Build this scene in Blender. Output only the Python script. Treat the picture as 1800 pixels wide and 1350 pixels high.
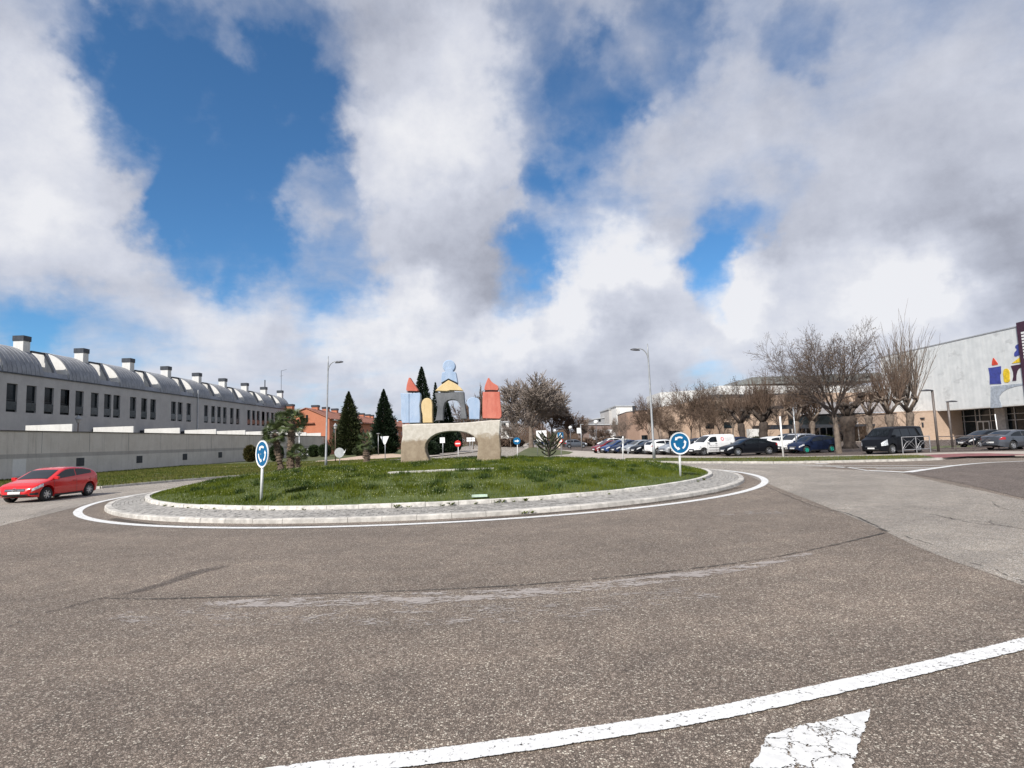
import bpy, bmesh, math, random
import numpy as np
from mathutils import Vector, Matrix
from math import sin, cos, pi, radians, hypot, atan2, sqrt

for o in list(bpy.data.objects):
    bpy.data.objects.remove(o)
SC = bpy.context.scene
COL = SC.collection

# ---------------------------------------------------------------- camera
W0, H0, FPX, HOR, ROLL, EYE = 1800.0, 1350.0, 1030.0, 98.0, radians(2.0), 2.1
PITCH = math.atan(HOR / FPX)
fwd = Vector((0, cos(PITCH), sin(PITCH)))
up0 = Vector((0, -sin(PITCH), cos(PITCH)))
rt0 = Vector((1, 0, 0))
rt = rt0 * cos(ROLL) - up0 * sin(ROLL)
up = rt0 * sin(ROLL) + up0 * cos(ROLL)
cam_d = bpy.data.cameras.new('camera')
cam = bpy.data.objects.new('camera', cam_d)
COL.objects.link(cam)
M = Matrix((rt, up, -fwd)).transposed().to_4x4()
M.translation = Vector((0, 0, EYE))
cam.matrix_world = M
cam_d.sensor_width = 36.0
cam_d.lens = 36.0 * FPX / W0
cam_d.clip_end = 6000
SC.camera = cam

def ray(u, v):
    x, y = u - W0 / 2, H0 / 2 - v
    d = rt * x + up * y + fwd * FPX
    return d.normalized()
def G(u, v, z=0.0):                       # the point of the level z seen at photo position (u, v)
    d = ray(u, v)
    t = (z - EYE) / d.z
    return Vector((d.x * t, d.y * t, z))
def at(u, v, Y):                          # the point at depth Y seen at photo position (u, v)
    d = ray(u, v)
    t = Y / d.y
    return Vector((d.x * t, Y, EYE + d.z * t))
def atX(u, v, X):
    d = ray(u, v)
    t = X / d.x
    return Vector((X, d.y * t, EYE + d.z * t))

# ---------------------------------------------------------------- light
SUN_EL, SUN_AZ = radians(41), radians(210)      # azimuth of the sun clockwise from +Y
sun_dir = Vector((sin(SUN_AZ) * cos(SUN_EL), cos(SUN_AZ) * cos(SUN_EL), sin(SUN_EL)))
sd = bpy.data.lights.new('sun', 'SUN')
sd.energy = 4.2
sd.angle = radians(0.6)
sd.color = (1.0, 0.955, 0.89)
sun = bpy.data.objects.new('sun', sd)
COL.objects.link(sun)
sun.rotation_euler = sun_dir.to_track_quat('Z', 'Y').to_euler()
SC.view_settings.view_transform = 'Standard'
SC.view_settings.look = 'None'
SC.view_settings.gamma = 1
SC.view_settings.use_curve_mapping = False
SC.view_settings.exposure = 0.45

# ---------------------------------------------------------------- sky
world = bpy.data.worlds.new('World')
SC.world = world
world.use_nodes = True
nt = world.node_tree
nt.nodes.clear()
class NB:                                  # tiny node-building helper
    def __init__(s, nt): s.nt = nt
    def n(s, t, **kw):
        nd = s.nt.nodes.new(t)
        for k, v in kw.items(): setattr(nd, k, v)
        return nd
    def lk(s, a, b): s.nt.links.new(a, b)
    def put(s, sock, v):
        if isinstance(v, bpy.types.NodeSocket): s.lk(v, sock)
        elif v is not None: sock.default_value = v
    def math(s, op, a, b=None, c=None, clamp=False):
        nd = s.n('ShaderNodeMath', operation=op, use_clamp=clamp)
        s.put(nd.inputs[0], a); s.put(nd.inputs[1], b)
        if c is not None: s.put(nd.inputs[2], c)
        return nd.outputs[0]
    def vmath(s, op, a, b=None, scale=None):
        nd = s.n('ShaderNodeVectorMath', operation=op)
        s.put(nd.inputs[0], a)
        if b is not None: s.put(nd.inputs[1], b)
        if scale is not None: s.put(nd.inputs['Scale'], scale)
        return nd.outputs['Value'] if op in ('DOT_PRODUCT', 'LENGTH', 'DISTANCE') else nd.outputs[0]
    def noise(s, vec, scale, detail=4, rough=.55, out='Fac', dist=0.0):
        nd = s.n('ShaderNodeTexNoise')
        s.put(nd.inputs['Vector'], vec); s.put(nd.inputs['Scale'], scale)
        nd.inputs['Detail'].default_value = detail; nd.inputs['Roughness'].default_value = rough
        nd.inputs['Distortion'].default_value = dist
        return nd.outputs[out]
    def rng(s, x, a, b, c=0.0, d=1.0, smooth=True):
        nd = s.n('ShaderNodeMapRange', interpolation_type='SMOOTHSTEP' if smooth else 'LINEAR')
        s.put(nd.inputs[0], x)
        for i, v in enumerate((a, b, c, d)): s.put(nd.inputs[i + 1], v)
        return nd.outputs[0]
    def mix(s, f, a, b, mode='MIX'):
        nd = s.n('ShaderNodeMix', data_type='RGBA', blend_type=mode)
        s.put(nd.inputs[0], f); s.put(nd.inputs[6], rgba(a)); s.put(nd.inputs[7], rgba(b))
        return nd.outputs[2]
    def ramp(s, f, stops):
        nd = s.n('ShaderNodeValToRGB')
        s.put(nd.inputs[0], f)
        cr = nd.color_ramp
        while len(cr.elements) < len(stops): cr.elements.new(.5)
        for e, (p, c) in zip(cr.elements, stops): e.position = p; e.color = rgba(c)
        return nd.outputs[0]
def rgba(c):
    if isinstance(c, (tuple, list)) and len(c) == 3: return (*c, 1.0)
    return c
b = NB(nt)
sky = b.n('ShaderNodeTexSky', sky_type='NISHITA')
sky.sun_disc = False
sky.sun_elevation = SUN_EL
sky.sun_rotation = SUN_AZ
sky.altitude = 750
sky.air_density = 1.0
sky.dust_density = 0.6
sky.ozone_density = 2.5
tc = b.n('ShaderNodeTexCoord')
d0 = b.vmath('NORMALIZE', tc.outputs['Generated'])
w1 = b.vmath('SUBTRACT', b.noise(d0, 3.2, 5, .6, 'Color'), (.5, .5, .5))
w2 = b.vmath('SUBTRACT', b.noise(d0, 11.0, 5, .6, 'Color'), (.5, .5, .5))
w3 = b.vmath('SUBTRACT', b.noise(d0, 34.0, 4, .6, 'Color'), (.5, .5, .5))
dw = b.vmath('ADD', d0, b.vmath('SCALE', w1, scale=.26))
dw = b.vmath('ADD', dw, b.vmath('SCALE', w3, scale=.03))
dw = b.vmath('NORMALIZE', b.vmath('ADD', dw, b.vmath('SCALE', w2, scale=.11)))
# where the open blue and the thick and thin cloud stand: (photo u, v, radius, weight)
cover = [(400,40,130,-.28),(530,70,100,-.25),(700,20,80,-.12),(1180,80,90,-.2),(230,120,110,-.5),(330,250,150,-.62),(400,390,130,-.62),(290,370,90,-.35),(130,20,60,-.3),(500,190,110,-.5),(560,280,80,-.4),
         (300,40,90,-.35),(440,480,100,-.42),(560,430,110,-.34),(600,540,80,-.42),(60,490,100,-.42),(20,560,70,-.2),(230,520,80,-.2),(150,560,100,-.22),(330,540,90,-.15),
         (950,110,110,-.26),(1000,220,120,-.28),(1040,150,80,-.2),(900,200,70,-.25),(930,60,60,-.2),(980,330,70,-.25),(620,170,80,-.25),(960,300,60,-.2),(960,490,110,-.6),(930,430,60,-.25),(860,400,40,-.1),(1080,390,60,-.2),
         (1340,330,110,-.32),(1290,430,90,-.4),(1275,490,70,-.6),(1400,300,70,-.15),(1380,60,70,-.25),(1200,20,70,-.2),(590,100,90,-.25),(1090,120,60,-.2),
         (100,300,210,.45),(230,230,80,.3),(60,100,120,.3),(200,420,150,.4),(540,350,60,.35),(790,220,190,.5),(770,360,150,.5),(760,480,110,.3),(230,290,60,.25),
         (1120,520,150,.5),(1060,620,160,.5),(980,610,130,.4),(1400,560,150,.5),(1600,560,220,.5),(1650,300,330,.4),(1220,260,150,.35),(930,680,200,.3),
         (450,640,220,.25),(700,600,120,.3),(420,20,80,.1),(650,30,120,.25)]
bright = [(780,180,160,.26),(740,330,130,.26),(880,560,60,.25),(1060,480,110,.45),(1120,450,80,.3),(960,570,90,.35),(870,600,70,.3),(1330,510,80,.45),(60,230,150,.34),(120,380,110,.2),(1490,560,140,.35),
          (1640,520,110,.4),(640,560,90,.3),(740,590,90,.25),(1250,600,130,.22),(400,560,90,.2),(330,680,160,.2),(600,660,150,.1),
          (830,450,120,-.24),(900,500,90,-.16),(700,440,60,-.1),(1010,680,140,-.10),(1120,560,70,-.15),(1790,450,130,-.32),(1640,420,120,-.16),(1730,520,70,-.14),(1250,560,70,-.1),(1450,420,130,-.08),(1600,120,260,-.04),(1050,40,120,-.12),(1240,120,120,-.1),(640,80,120,-.16)]
def field(base, lst, vec):
    acc = base
    for (u, v, r, w) in lst:
        c = ray(u, v)
        ang = math.atan(r / (FPX * (1 + ((u - 900) ** 2 + (v - 675) ** 2) / FPX ** 2) ** .5)) * 1.25
        dt = b.vmath('DOT_PRODUCT', vec, tuple(c))
        s_ = b.rng(dt, cos(ang), 1.0)
        acc = b.math('MULTIPLY_ADD', s_, w, acc)
    return acc
sep = b.n('ShaderNodeSeparateXYZ'); b.lk(d0, sep.inputs[0])
den = b.math('ADD', b.math('MAXIMUM', sep.outputs[2], 0.0), 0.22)
pc = b.n('ShaderNodeCombineXYZ')
b.lk(b.math('DIVIDE', sep.outputs[0], den), pc.inputs[0])
b.lk(b.math('DIVIDE', sep.outputs[1], den), pc.inputs[1])
p = pc.outputs[0]
n1 = b.noise(p, 1.6, 8, .58, dist=.35)
n2 = b.noise(b.vmath('ADD', p, (7.3, 2.1, 4.0)), 3.6, 7, .6, dist=.3)
n3 = b.noise(b.vmath('ADD', d0, (3.1, 9.7, 1.0)), 7.0, 8, .62)
C = field(.60, cover, dw)
C = b.math('ADD', C, b.math('MULTIPLY', b.math('SUBTRACT', n1, .5), 1.35))
C = b.math('ADD', C, b.math('MULTIPLY', b.math('SUBTRACT', n2, .5), .8))
C = b.math('ADD', C, b.math('MULTIPLY', b.math('SUBTRACT', n3, .5), .5))
alpha = b.rng(C, -.16, .96, 0.0, .98)
Bf = field(.50, bright, dw)
Bf = b.math('ADD', Bf, b.math('MULTIPLY', b.math('SUBTRACT', b.noise(b.vmath('ADD', p, (1.7, 5.1, 0)), 2.4, 7, .6), .5), .6))
Bf = b.math('ADD', Bf, b.math('MULTIPLY', b.math('SUBTRACT', b.noise(d0, 9.0, 9, .66), .5), .75))
cl = b.ramp(Bf, [(0.0, (3.3, 3.45, 4.1)), (.33, (4.9, 5.15, 6.0)), (.66, (6.5, 6.75, 7.6)), (1.0, (8.5, 8.55, 8.9))])
skyc = b.mix(1.0, sky.outputs[0], (.66, 1.10, 1.36), 'MULTIPLY')
out = b.mix(alpha, skyc, cl)
bg = b.n('ShaderNodeBackground'); bg.inputs[1].default_value = 0.074
b.lk(out, bg.inputs[0])
wo = b.n('ShaderNodeOutputWorld'); b.lk(bg.outputs[0], wo.inputs[0])
world.cycles.sampling_method = 'MANUAL'
world.cycles.sample_map_resolution = 512

# ---------------------------------------------------------------- mesh helpers
class MB:
    def __init__(s): s.v = []; s.f = []; s.m = []; s.mi = 0
    def face(s, pts, mi=None):
        i = len(s.v); s.v += [tuple(p) for p in pts]
        s.f.append(tuple(range(i, i + len(pts)))); s.m.append(s.mi if mi is None else mi)
    def box(s, c, sz, rz=0.0, mi=None, tilt=None):
        x, y, z = sz[0] / 2, sz[1] / 2, sz[2] / 2
        R = Matrix.Rotation(rz, 3, 'Z')
        if tilt is not None: R = R @ tilt
        i = len(s.v)
        for dz in (-z, z):
            for dx, dy in ((-x, -y), (x, -y), (x, y), (-x, y)):
                p = R @ Vector((dx, dy, dz)); s.v.append((c[0] + p.x, c[1] + p.y, c[2] + p.z))
        for q in ((0, 3, 2, 1), (4, 5, 6, 7), (0, 1, 5, 4), (1, 2, 6, 5), (2, 3, 7, 6), (3, 0, 4, 7)):
            s.f.append(tuple(i + k for k in q)); s.m.append(s.mi if mi is None else mi)
    def box2(s, a, c, mi=None):
        s.box([(p + q) / 2 for p, q in zip(a, c)], [abs(q - p) for p, q in zip(a, c)], mi=mi)
    def tube(s, pts, rad, n=8, cap=True, mi=None):
        pts = [Vector(p) for p in pts]
        if not isinstance(rad, (list, tuple)): rad = [rad] * len(pts)
        rings = []
        a0 = None
        for k, p in enumerate(pts):
            t = (pts[min(k + 1, len(pts) - 1)] - pts[max(k - 1, 0)])
            if t.length < 1e-9: t = Vector((0, 0, 1))
            t.normalize()
            if a0 is None:
                a0 = t.orthogonal().normalized()
            a0 = (a0 - t * a0.dot(t))
            a0 = a0.normalized() if a0.length > 1e-6 else t.orthogonal().normalized()
            b0 = t.cross(a0)
            i = len(s.v)
            for j in range(n):
                q = 2 * pi * j / n
                s.v.append(tuple(p + (a0 * cos(q) + b0 * sin(q)) * rad[k]))
            rings.append(i)
        mm = s.mi if mi is None else mi
        for r0, r1 in zip(rings, rings[1:]):
            for j in range(n):
                s.f.append((r0 + j, r0 + (j + 1) % n, r1 + (j + 1) % n, r1 + j)); s.m.append(mm)
        if cap:
            s.f.append(tuple(rings[0] + j for j in reversed(range(n)))); s.m.append(mm)
            s.f.append(tuple(rings[-1] + j for j in range(n))); s.m.append(mm)
    def lathe(s, prof, c=(0, 0, 0), n=16, axis='Z', mi=None):
        i = len(s.v); mm = s.mi if mi is None else mi
        for (r, z) in prof:
            for j in range(n):
                q = 2 * pi * j / n
                a = (r * cos(q), r * sin(q), z)
                if axis == 'Y': a = (a[0], a[2], a[1])
                elif axis == 'X': a = (a[2], a[0], a[1])
                s.v.append((c[0] + a[0], c[1] + a[1], c[2] + a[2]))
        for k in range(len(prof) - 1):
            for j in range(n):
                s.f.append((i + k * n + j, i + k * n + (j + 1) % n, i + (k + 1) * n + (j + 1) % n, i + (k + 1) * n + j)); s.m.append(mm)
    def prism(s, pts, vec, mi=None, mside=None):      # polygon swept along vec
        vec = Vector(vec); pts = [Vector(p) for p in pts]
        n = len(pts); i = len(s.v); mm = s.mi if mi is None else mi; ms = mm if mside is None else mside
        s.v += [tuple(p) for p in pts] + [tuple(p + vec) for p in pts]
        s.f.append(tuple(range(i, i + n))); s.m.append(mm)
        s.f.append(tuple(i + n + k for k in reversed(range(n)))); s.m.append(ms)
        for k in range(n):
            s.f.append((i + k, i + n + k, i + n + (k + 1) % n, i + (k + 1) % n)); s.m.append(ms)
    def build(s, name, mats, parent=None, smooth=False, world=False, fix=False, bevel=0):
        me = bpy.data.meshes.new(name)
        v = s.v
        if world and parent is not None:
            q = root_loc(parent); v = [(a - q[0], c - q[1], d - q[2]) for a, c, d in v]
        me.from_pydata(v, [], s.f)
        if not isinstance(mats, (list, tuple)): mats = [mats]
        for m in mats: me.materials.append(m)
        if len(mats) > 1: me.polygons.foreach_set('material_index', s.m)
        if smooth: me.polygons.foreach_set('use_smooth', [True] * len(s.f))
        me.update()
        if fix or bevel:
            bm = bmesh.new(); bm.from_mesh(me)
            if fix: bmesh.ops.recalc_face_normals(bm, faces=bm.faces)
            if bevel: bmesh.ops.bevel(bm, geom=bm.edges[:], offset=bevel, segments=1, affect='EDGES')
            bm.to_mesh(me); bm.free()
        return link(name, me, parent)
def root_loc(o):
    p = Vector(o.location)
    while o.parent: o = o.parent; p += o.location
    return p
def link(name, me, parent=None):
    o = bpy.data.objects.new(name, me); COL.objects.link(o)
    if parent is not None: o.parent = parent
    return o
def tag(o, label=None, cat=None, group=None, kind=None):
    if label: o['label'] = label
    if cat: o['category'] = cat
    if group: o['group'] = group
    if kind: o['kind'] = kind
    return o
def thing(name, label, cat, loc=(0, 0, 0), rz=0.0, group=None):
    o = bpy.data.objects.new(name, None); COL.objects.link(o)
    o.location = loc; o.rotation_euler = (0, 0, rz)
    o.empty_display_size = .2
    return tag(o, label, cat, group)
def struct(o): o['kind'] = 'structure'; return o
def copy_tree(o, parent=None):
    c = o.copy(); COL.objects.link(c); c.parent = parent
    for ch in list(o.children): copy_tree(ch, c)
    return c
def np_mesh(name, verts, k, mat, parent=None, smooth=False, mi=None, mats=None):   # verts (n*k,3): n loose k-gons
    me = bpy.data.meshes.new(name)
    nv = len(verts); nf = nv // k
    me.vertices.add(nv); me.vertices.foreach_set('co', np.asarray(verts, np.float32).ravel())
    me.loops.add(nv); me.loops.foreach_set('vertex_index', np.arange(nv, dtype=np.int32))
    me.polygons.add(nf); me.polygons.foreach_set('loop_start', np.arange(0, nv, k, dtype=np.int32))
    for m in (mats or [mat]): me.materials.append(m)
    if mi is not None: me.polygons.foreach_set('material_index', np.asarray(mi, np.int32))
    me.update(calc_edges=True)
    return link(name, me, parent)

# ---------------------------------------------------------------- materials
def mat(name, col, rough=.7, metal=0.0, var=.12, scale=3.0, bump=0.0, bscale=40.0, coat=0.0, spec=.5, col2=None, emit=None, rnd=0.0, stretch=None, trans=0.0, seed=0.0):
    m = bpy.data.materials.new(name); m.use_nodes = True
    n = NB(m.node_tree)
    bs = m.node_tree.nodes['Principled BSDF']
    tcn = n.n('ShaderNodeTexCoord'); vec = tcn.outputs['Object']
    if seed: vec = n.vmath('ADD', vec, (seed, seed * 1.7, seed * .3))
    if stretch: vec = n.vmath('MULTIPLY', vec, stretch)
    c2 = col2 or tuple(min(1, x * (1 + 2.2 * var)) for x in col)
    c1 = col if col2 else tuple(x * (1 - 1.6 * var) for x in col)
    f = n.rng(n.noise(vec, scale, 6, .65), .32, .68)
    c = n.mix(f, c1, c2)
    if rnd:
        oi = n.n('ShaderNodeObjectInfo')
        k = n.math('MULTIPLY_ADD', oi.outputs['Random'], rnd, 1 - rnd / 2)
        c = n.mix(1.0, c, n.vmath('SCALE', (1, 1, 1), scale=k), 'MULTIPLY')
    n.lk(c, bs.inputs['Base Color'])
    bs.inputs['Roughness'].default_value = rough
    bs.inputs['Metallic'].default_value = metal
    bs.inputs['Coat Weight'].default_value = coat
    bs.inputs['Coat Roughness'].default_value = .06
    bs.inputs['Specular IOR Level'].default_value = spec
    if bump:
        bp = n.n('ShaderNodeBump'); bp.inputs['Strength'].default_value = bump; bp.inputs['Distance'].default_value = .02
        n.lk(n.noise(vec, bscale, 4, .6), bp.inputs['Height']); n.lk(bp.outputs[0], bs.inputs['Normal'])
    return m
MT = {}
def asphalt(name, ca, cb, warm=1.0, seed=0.0, dust=0.0):
    m = bpy.data.materials.new(name); m.use_nodes = True
    n = NB(m.node_tree); bs = m.node_tree.nodes['Principled BSDF']
    tcn = n.n('ShaderNodeTexCoord'); v = n.vmath('ADD', tcn.outputs['Object'], (seed, seed * 2, 0))
    vo = n.n('ShaderNodeTexVoronoi'); n.lk(v, vo.inputs['Vector']); vo.inputs['Scale'].default_value = 62
    vo2 = n.n('ShaderNodeTexVoronoi', feature='DISTANCE_TO_EDGE'); n.lk(v, vo2.inputs['Vector']); vo2.inputs['Scale'].default_value = 62
    cell = n.n('ShaderNodeSeparateColor'); n.lk(vo.outputs['Color'], cell.inputs[0])
    stone = n.ramp(cell.outputs[0], [(0, tuple(x * .45 for x in ca)), (.55, ca), (.85, cb), (1, tuple(min(.6, x * 1.75) for x in cb))])
    gap = n.rng(vo2.outputs[0], .0, .16)
    c = n.mix(gap, tuple(x * .28 for x in ca), stone)
    big = n.rng(n.noise(v, .33, 6, .62), .3, .7)
    c = n.mix(1.0, c, n.mix(big, (.90, .89, .87), (1.16, 1.145, 1.11)), 'MULTIPLY')
    rr = n.vmath('DISTANCE', v, (-3.69 + seed, 30.86 + seed * 2, 0))
    tr_ = n.noise(n.n('ShaderNodeCombineXYZ').outputs[0], 1) if False else None
    cx = n.n('ShaderNodeCombineXYZ'); n.lk(rr, cx.inputs[0]); an = n.n('ShaderNodeSeparateXYZ'); n.lk(v, an.inputs[0]); n.lk(n.math('MULTIPLY', an.outputs[0], .06), cx.inputs[1])
    trk = n.rng(n.noise(cx.outputs[0], .75, 3, .5), .38, .66)
    c = n.mix(1.0, c, n.mix(trk, (.94, .94, .935), (1.08, 1.075, 1.06)), 'MULTIPLY')
    mid = n.rng(n.noise(v, 2.3, 6, .7), .35, .72)
    c = n.mix(1.0, c, n.mix(mid, (.9, .9, .9), (1.12, 1.11, 1.09)), 'MULTIPLY')
    n.lk(c, bs.inputs['Base Color'])
    bs.inputs['Roughness'].default_value = .86
    bs.inputs['Specular IOR Level'].default_value = .3
    bp = n.n('ShaderNodeBump'); bp.inputs['Strength'].default_value = .75; bp.inputs['Distance'].default_value = .006
    n.lk(n.math('ADD', n.math('MULTIPLY', gap, .6), n.math('MULTIPLY', cell.outputs[1], .6)), bp.inputs['Height'])
    n.lk(bp.outputs[0], bs.inputs['Normal'])
    return m
def worn(name, col, amount, scale, under=None, edge=None, ragged=.5, stretch=(1, 1, 1), cracks=None, fine=1.0, lohi=(.18, .42)):
    # a thin flat layer (paint, dust, tar) that has worn away in places: noise cuts real holes in it
    m = bpy.data.materials.new(name); m.use_nodes = True
    n = NB(m.node_tree); bs = m.node_tree.nodes['Principled BSDF']
    tcn = n.n('ShaderNodeTexCoord'); v = n.vmath('MULTIPLY', tcn.outputs['Object'], stretch)
    f = n.noise(v, scale, 9, .72)
    f2 = n.noise(v, scale * .17, 4, .6)
    k = n.math('ADD', f, n.math('MULTIPLY', n.math('SUBTRACT', f2, .5), ragged))
    a = n.rng(k, amount, amount + .06)
    if cracks:
        wv = n.vmath('ADD', v, n.vmath('SCALE', n.vmath('SUBTRACT', n.noise(v, cracks * 2.2, 4, .7, 'Color'), (.5, .5, .5)), scale=.9 / cracks))
        vo = n.n('ShaderNodeTexVoronoi', feature='DISTANCE_TO_EDGE'); n.lk(wv, vo.inputs['Vector']); vo.inputs['Scale'].default_value = cracks
        ck = n.rng(n.math('ADD', vo.outputs[0], n.math('MULTIPLY', n.math('SUBTRACT', n.noise(v, cracks * 1.4, 5, .7), .5), .10)), .008, .042)
        a = n.math('MULTIPLY', a, ck)
    if edge:      # fades towards the strip's own edges through the U attribute
        at_ = n.n('ShaderNodeAttribute'); at_.attribute_name = 'edge'
        a = n.math('MULTIPLY', a, n.rng(n.math('ADD', at_.outputs['Fac'], n.math('MULTIPLY', n.math('SUBTRACT', f, .5), edge)), *lohi))
    vv = n.rng(n.noise(v, scale * .5, 5, .7), .3, .75)
    n.lk(n.mix(vv, tuple(x * .8 for x in col), col), bs.inputs['Base Color'])
    bs.inputs['Roughness'].default_value = .75
    tr = n.n('ShaderNodeBsdfTransparent'); mx = n.n('ShaderNodeMixShader')
    n.lk(n.math('MULTIPLY', a, fine), mx.inputs[0]); n.lk(tr.outputs[0], mx.inputs[1]); n.lk(bs.outputs[0], mx.inputs[2])
    n.lk(mx.outputs[0], m.node_tree.nodes['Material Output'].inputs[0])
    return m
M_asph = asphalt('asphalt_brown', (.262, .212, .178), (.375, .315, .272))
M_asph2 = asphalt('asphalt_pale', (.41, .365, .325), (.51, .465, .42), seed=3.3)
M_asph3 = asphalt('asphalt_dark', (.19, .155, .14), (.25, .215, .195), seed=8.1)
M_asph4 = asphalt('asphalt_parking', (.15, .118, .105), (.20, .165, .148), seed=5.1)
M_paint = worn('road_paint', (.72, .715, .70), .36, 30, ragged=.35, edge=.9, lohi=(.02, .12))
M_paintcr = worn('cracked_paint', (.70, .695, .68), .33, 22, ragged=.35, cracks=4.2)
M_dust = worn('pale_road_dust', (.52, .47, .44), .47, 17, ragged=1.1, stretch=(.7, 1.6, 1), edge=1.6, fine=.6)
M_tar = worn('dark_joint', (.05, .043, .038), .38, 11, ragged=.9, edge=.8, fine=.8)
M_tarf = worn('faint_joint', (.06, .05, .045), .46, 7, ragged=.9, edge=.8, fine=.7)
M_streak = worn('dark_streak', (.07, .058, .055), .30, 11, ragged=.5, edge=1.3, fine=.38, lohi=(.1, 1.1))
M_kerb = mat('kerb_concrete', (.43, .405, .37), .85, var=.12, scale=4, bump=.3, bscale=60, rnd=.22)
M_kerbw = mat('pale_kerb_concrete', (.52, .495, .455), .85, var=.14, scale=5, bump=.3, bscale=60, rnd=.16)
M_paver = mat('grey_paver', (.245, .232, .215), .85, var=.18, scale=6, bump=.3, bscale=50, rnd=.35)
M_paverj = mat('paver_bed', (.11, .10, .09), .95, var=.2, scale=8)
M_path = mat('pale_path_concrete', (.38, .335, .29), .9, var=.1, scale=.6, bump=.1)
M_sand = mat('sandy_path', (.46, .345, .26), .95, var=.12, scale=.8)
M_redp = mat('red_paving', (.20, .075, .075), .85, var=.25, scale=1.2, bump=.2)
M_soil = mat('turf_soil', (.045, .068, .016), .95, var=.35, scale=1.3, col2=(.10, .12, .035))
M_verge = mat('verge_turf', (.045, .068, .02), .95, var=.3, scale=.5, col2=(.115, .11, .045))
M_far = mat('far_ground', (.12, .12, .07), .95, var=.25, scale=.05)

# ---------------------------------------------------------------- ground sheets
def sheet(name, pts, z, m, kind=True):
    mb = MB(); mb.face([(p[0], p[1], z) for p in pts])
    o = mb.build(name, m)
    bm = bmesh.new(); bm.from_mesh(o.data)
    bmesh.ops.recalc_face_normals(bm, faces=bm.faces)
    for f in bm.faces:
        if f.normal.z < 0: f.normal_flip()
    bmesh.ops.triangulate(bm, faces=bm.faces[:])
    bm.to_mesh(o.data); bm.free()
    return struct(o) if kind else o
def slab(name, pts, z0, z1, m, mside=None):
    mb = MB(); mb.prism([(p[0], p[1], z1) for p in pts], (0, 0, z0 - z1), 0, 0 if mside is None else 1)
    o = mb.build(name, [m] if mside is None else [m, mside], fix=True)
    bm = bmesh.new(); bm.from_mesh(o.data)
    bmesh.ops.triangulate(bm, faces=[f for f in bm.faces if len(f.verts) > 4]); bm.to_mesh(o.data); bm.free()
    return struct(o)
def ribbon(name, pts, w, z, m, seg=.25, jitter=0.0, rs=1, ends=False):
    # flat strip along a polyline; w may be a list; stores an 'edge' attribute (0 at the rim, 1 inside)
    rn = random.Random(rs)
    P = [Vector((p[0], p[1])) for p in pts]
    ws = w if isinstance(w, (list, tuple)) else [w] * len(P)
    # Catmull-Rom resample
    Q, WW = [], []
    for i in range(len(P) - 1):
        p0, p1, p2, p3 = P[max(i - 1, 0)], P[i], P[i + 1], P[min(i + 2, len(P) - 1)]
        k = max(2, int((p2 - p1).length / seg))
        for j in range(k):
            t = j / k
            Q.append(.5 * ((2 * p1) + (p2 - p0) * t + (2 * p0 - 5 * p1 + 4 * p2 - p3) * t * t + (3 * p1 - p0 - 3 * p2 + p3) * t ** 3))
            WW.append(ws[i] * (1 - t) + ws[i + 1] * t)
    Q.append(P[-1]); WW.append(ws[-1])
    vs, fs, ed = [], [], []
    n = len(Q)
    for i, q in enumerate(Q):
        t = (Q[min(i + 1, n - 1)] - Q[max(i - 1, 0)]).normalized(); nr = Vector((-t.y, t.x))
        o_ = rn.uniform(-jitter, jitter)
        for s_, e in ((-1, 0), (-.4, 1), (.4, 1), (1, 0)):
            pp = q + nr * (s_ * WW[i] / 2 + o_); vs.append((pp.x, pp.y, z))
            ed.append(e * (min(1, min(i, n - 1 - i) / (n * .08 + 1)) if ends else 1))
    for i in range(n - 1):
        for j in range(3):
            a = i * 4 + j; fs.append((a, a + 1, a + 5, a + 4) )
    me = bpy.data.meshes.new(name); me.from_pydata(vs, [], fs); me.materials.append(m)
    at_ = me.attributes.new('edge', 'FLOAT', 'POINT'); at_.data.foreach_set('value', ed)
    me.update()
    o = link(name, me)
    if len(fs) and me.polygons[0].normal.z < 0: me.flip_normals()
    return struct(o)
def arc(c, r, a0, a1, n):
    return [(c[0] + r * cos(radians(a0 + (a1 - a0) * k / n)), c[1] + r * sin(radians(a0 + (a1 - a0) * k / n))) for k in range(n + 1)]
CX, CY = -3.69, 30.86
CC = (CX, CY)
sheet('far_ground', [(-2500, -300), (2500, -300), (2500, 4000), (-2500, 4000)], -.012, M_far)
sheet('road', [(-75, -30), (85, -30), (85, 66), (-75, 66)], 0.0, M_asph)
g = lambda L, z=0: [G(u, v, z) for u, v in L]
# paler, smoother asphalt of the right-hand arm, and of the carriageway round the back of the island
sheet('pale_road_surface', g([(1338, 846), (1420, 878), (1500, 910), (1560, 936), (1620, 965), (1685, 990), (1745, 1010), (1800, 1030)]) + [(16, 7.6), (40, 9)] +
      g([(2100, 930), (1800, 880), (1740, 866), (1640, 845), (1585, 832), (1500, 826), (1400, 822), (1300, 820), (1240, 822), (1300, 830)]), .004, M_asph2)
sheet('back_road_surface', arc(CC, 15.3, 5, 200, 40) + arc(CC, 22.3, 200, 5, 40), .0055, M_asph2)
sheet('left_road_surface', arc(CC, 15.6, 150, 205, 12) + g([(0, 925)]) + [(-45, 10), (-62, 40), (-25, 36)] + arc(CC, 22.3, 166, 150, 4), .0075, M_asph2)
sheet('dark_road_surface', g([(1590, 832), (1640, 840), (1700, 852), (1800, 876)]) + g([(2150, 905), (2150, 812), (1800, 811.5), (1700, 817)]), .008, M_asph3)
# far arms
sheet('far_road', g([(700, 806)]) + [(-17, 52), (4, 52), (3.6, 60), (2.6, 74), (2.4, 110), (3.4, 330), (-24, 330), (-15, 110), (-15, 66)], .006, M_asph2)
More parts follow.
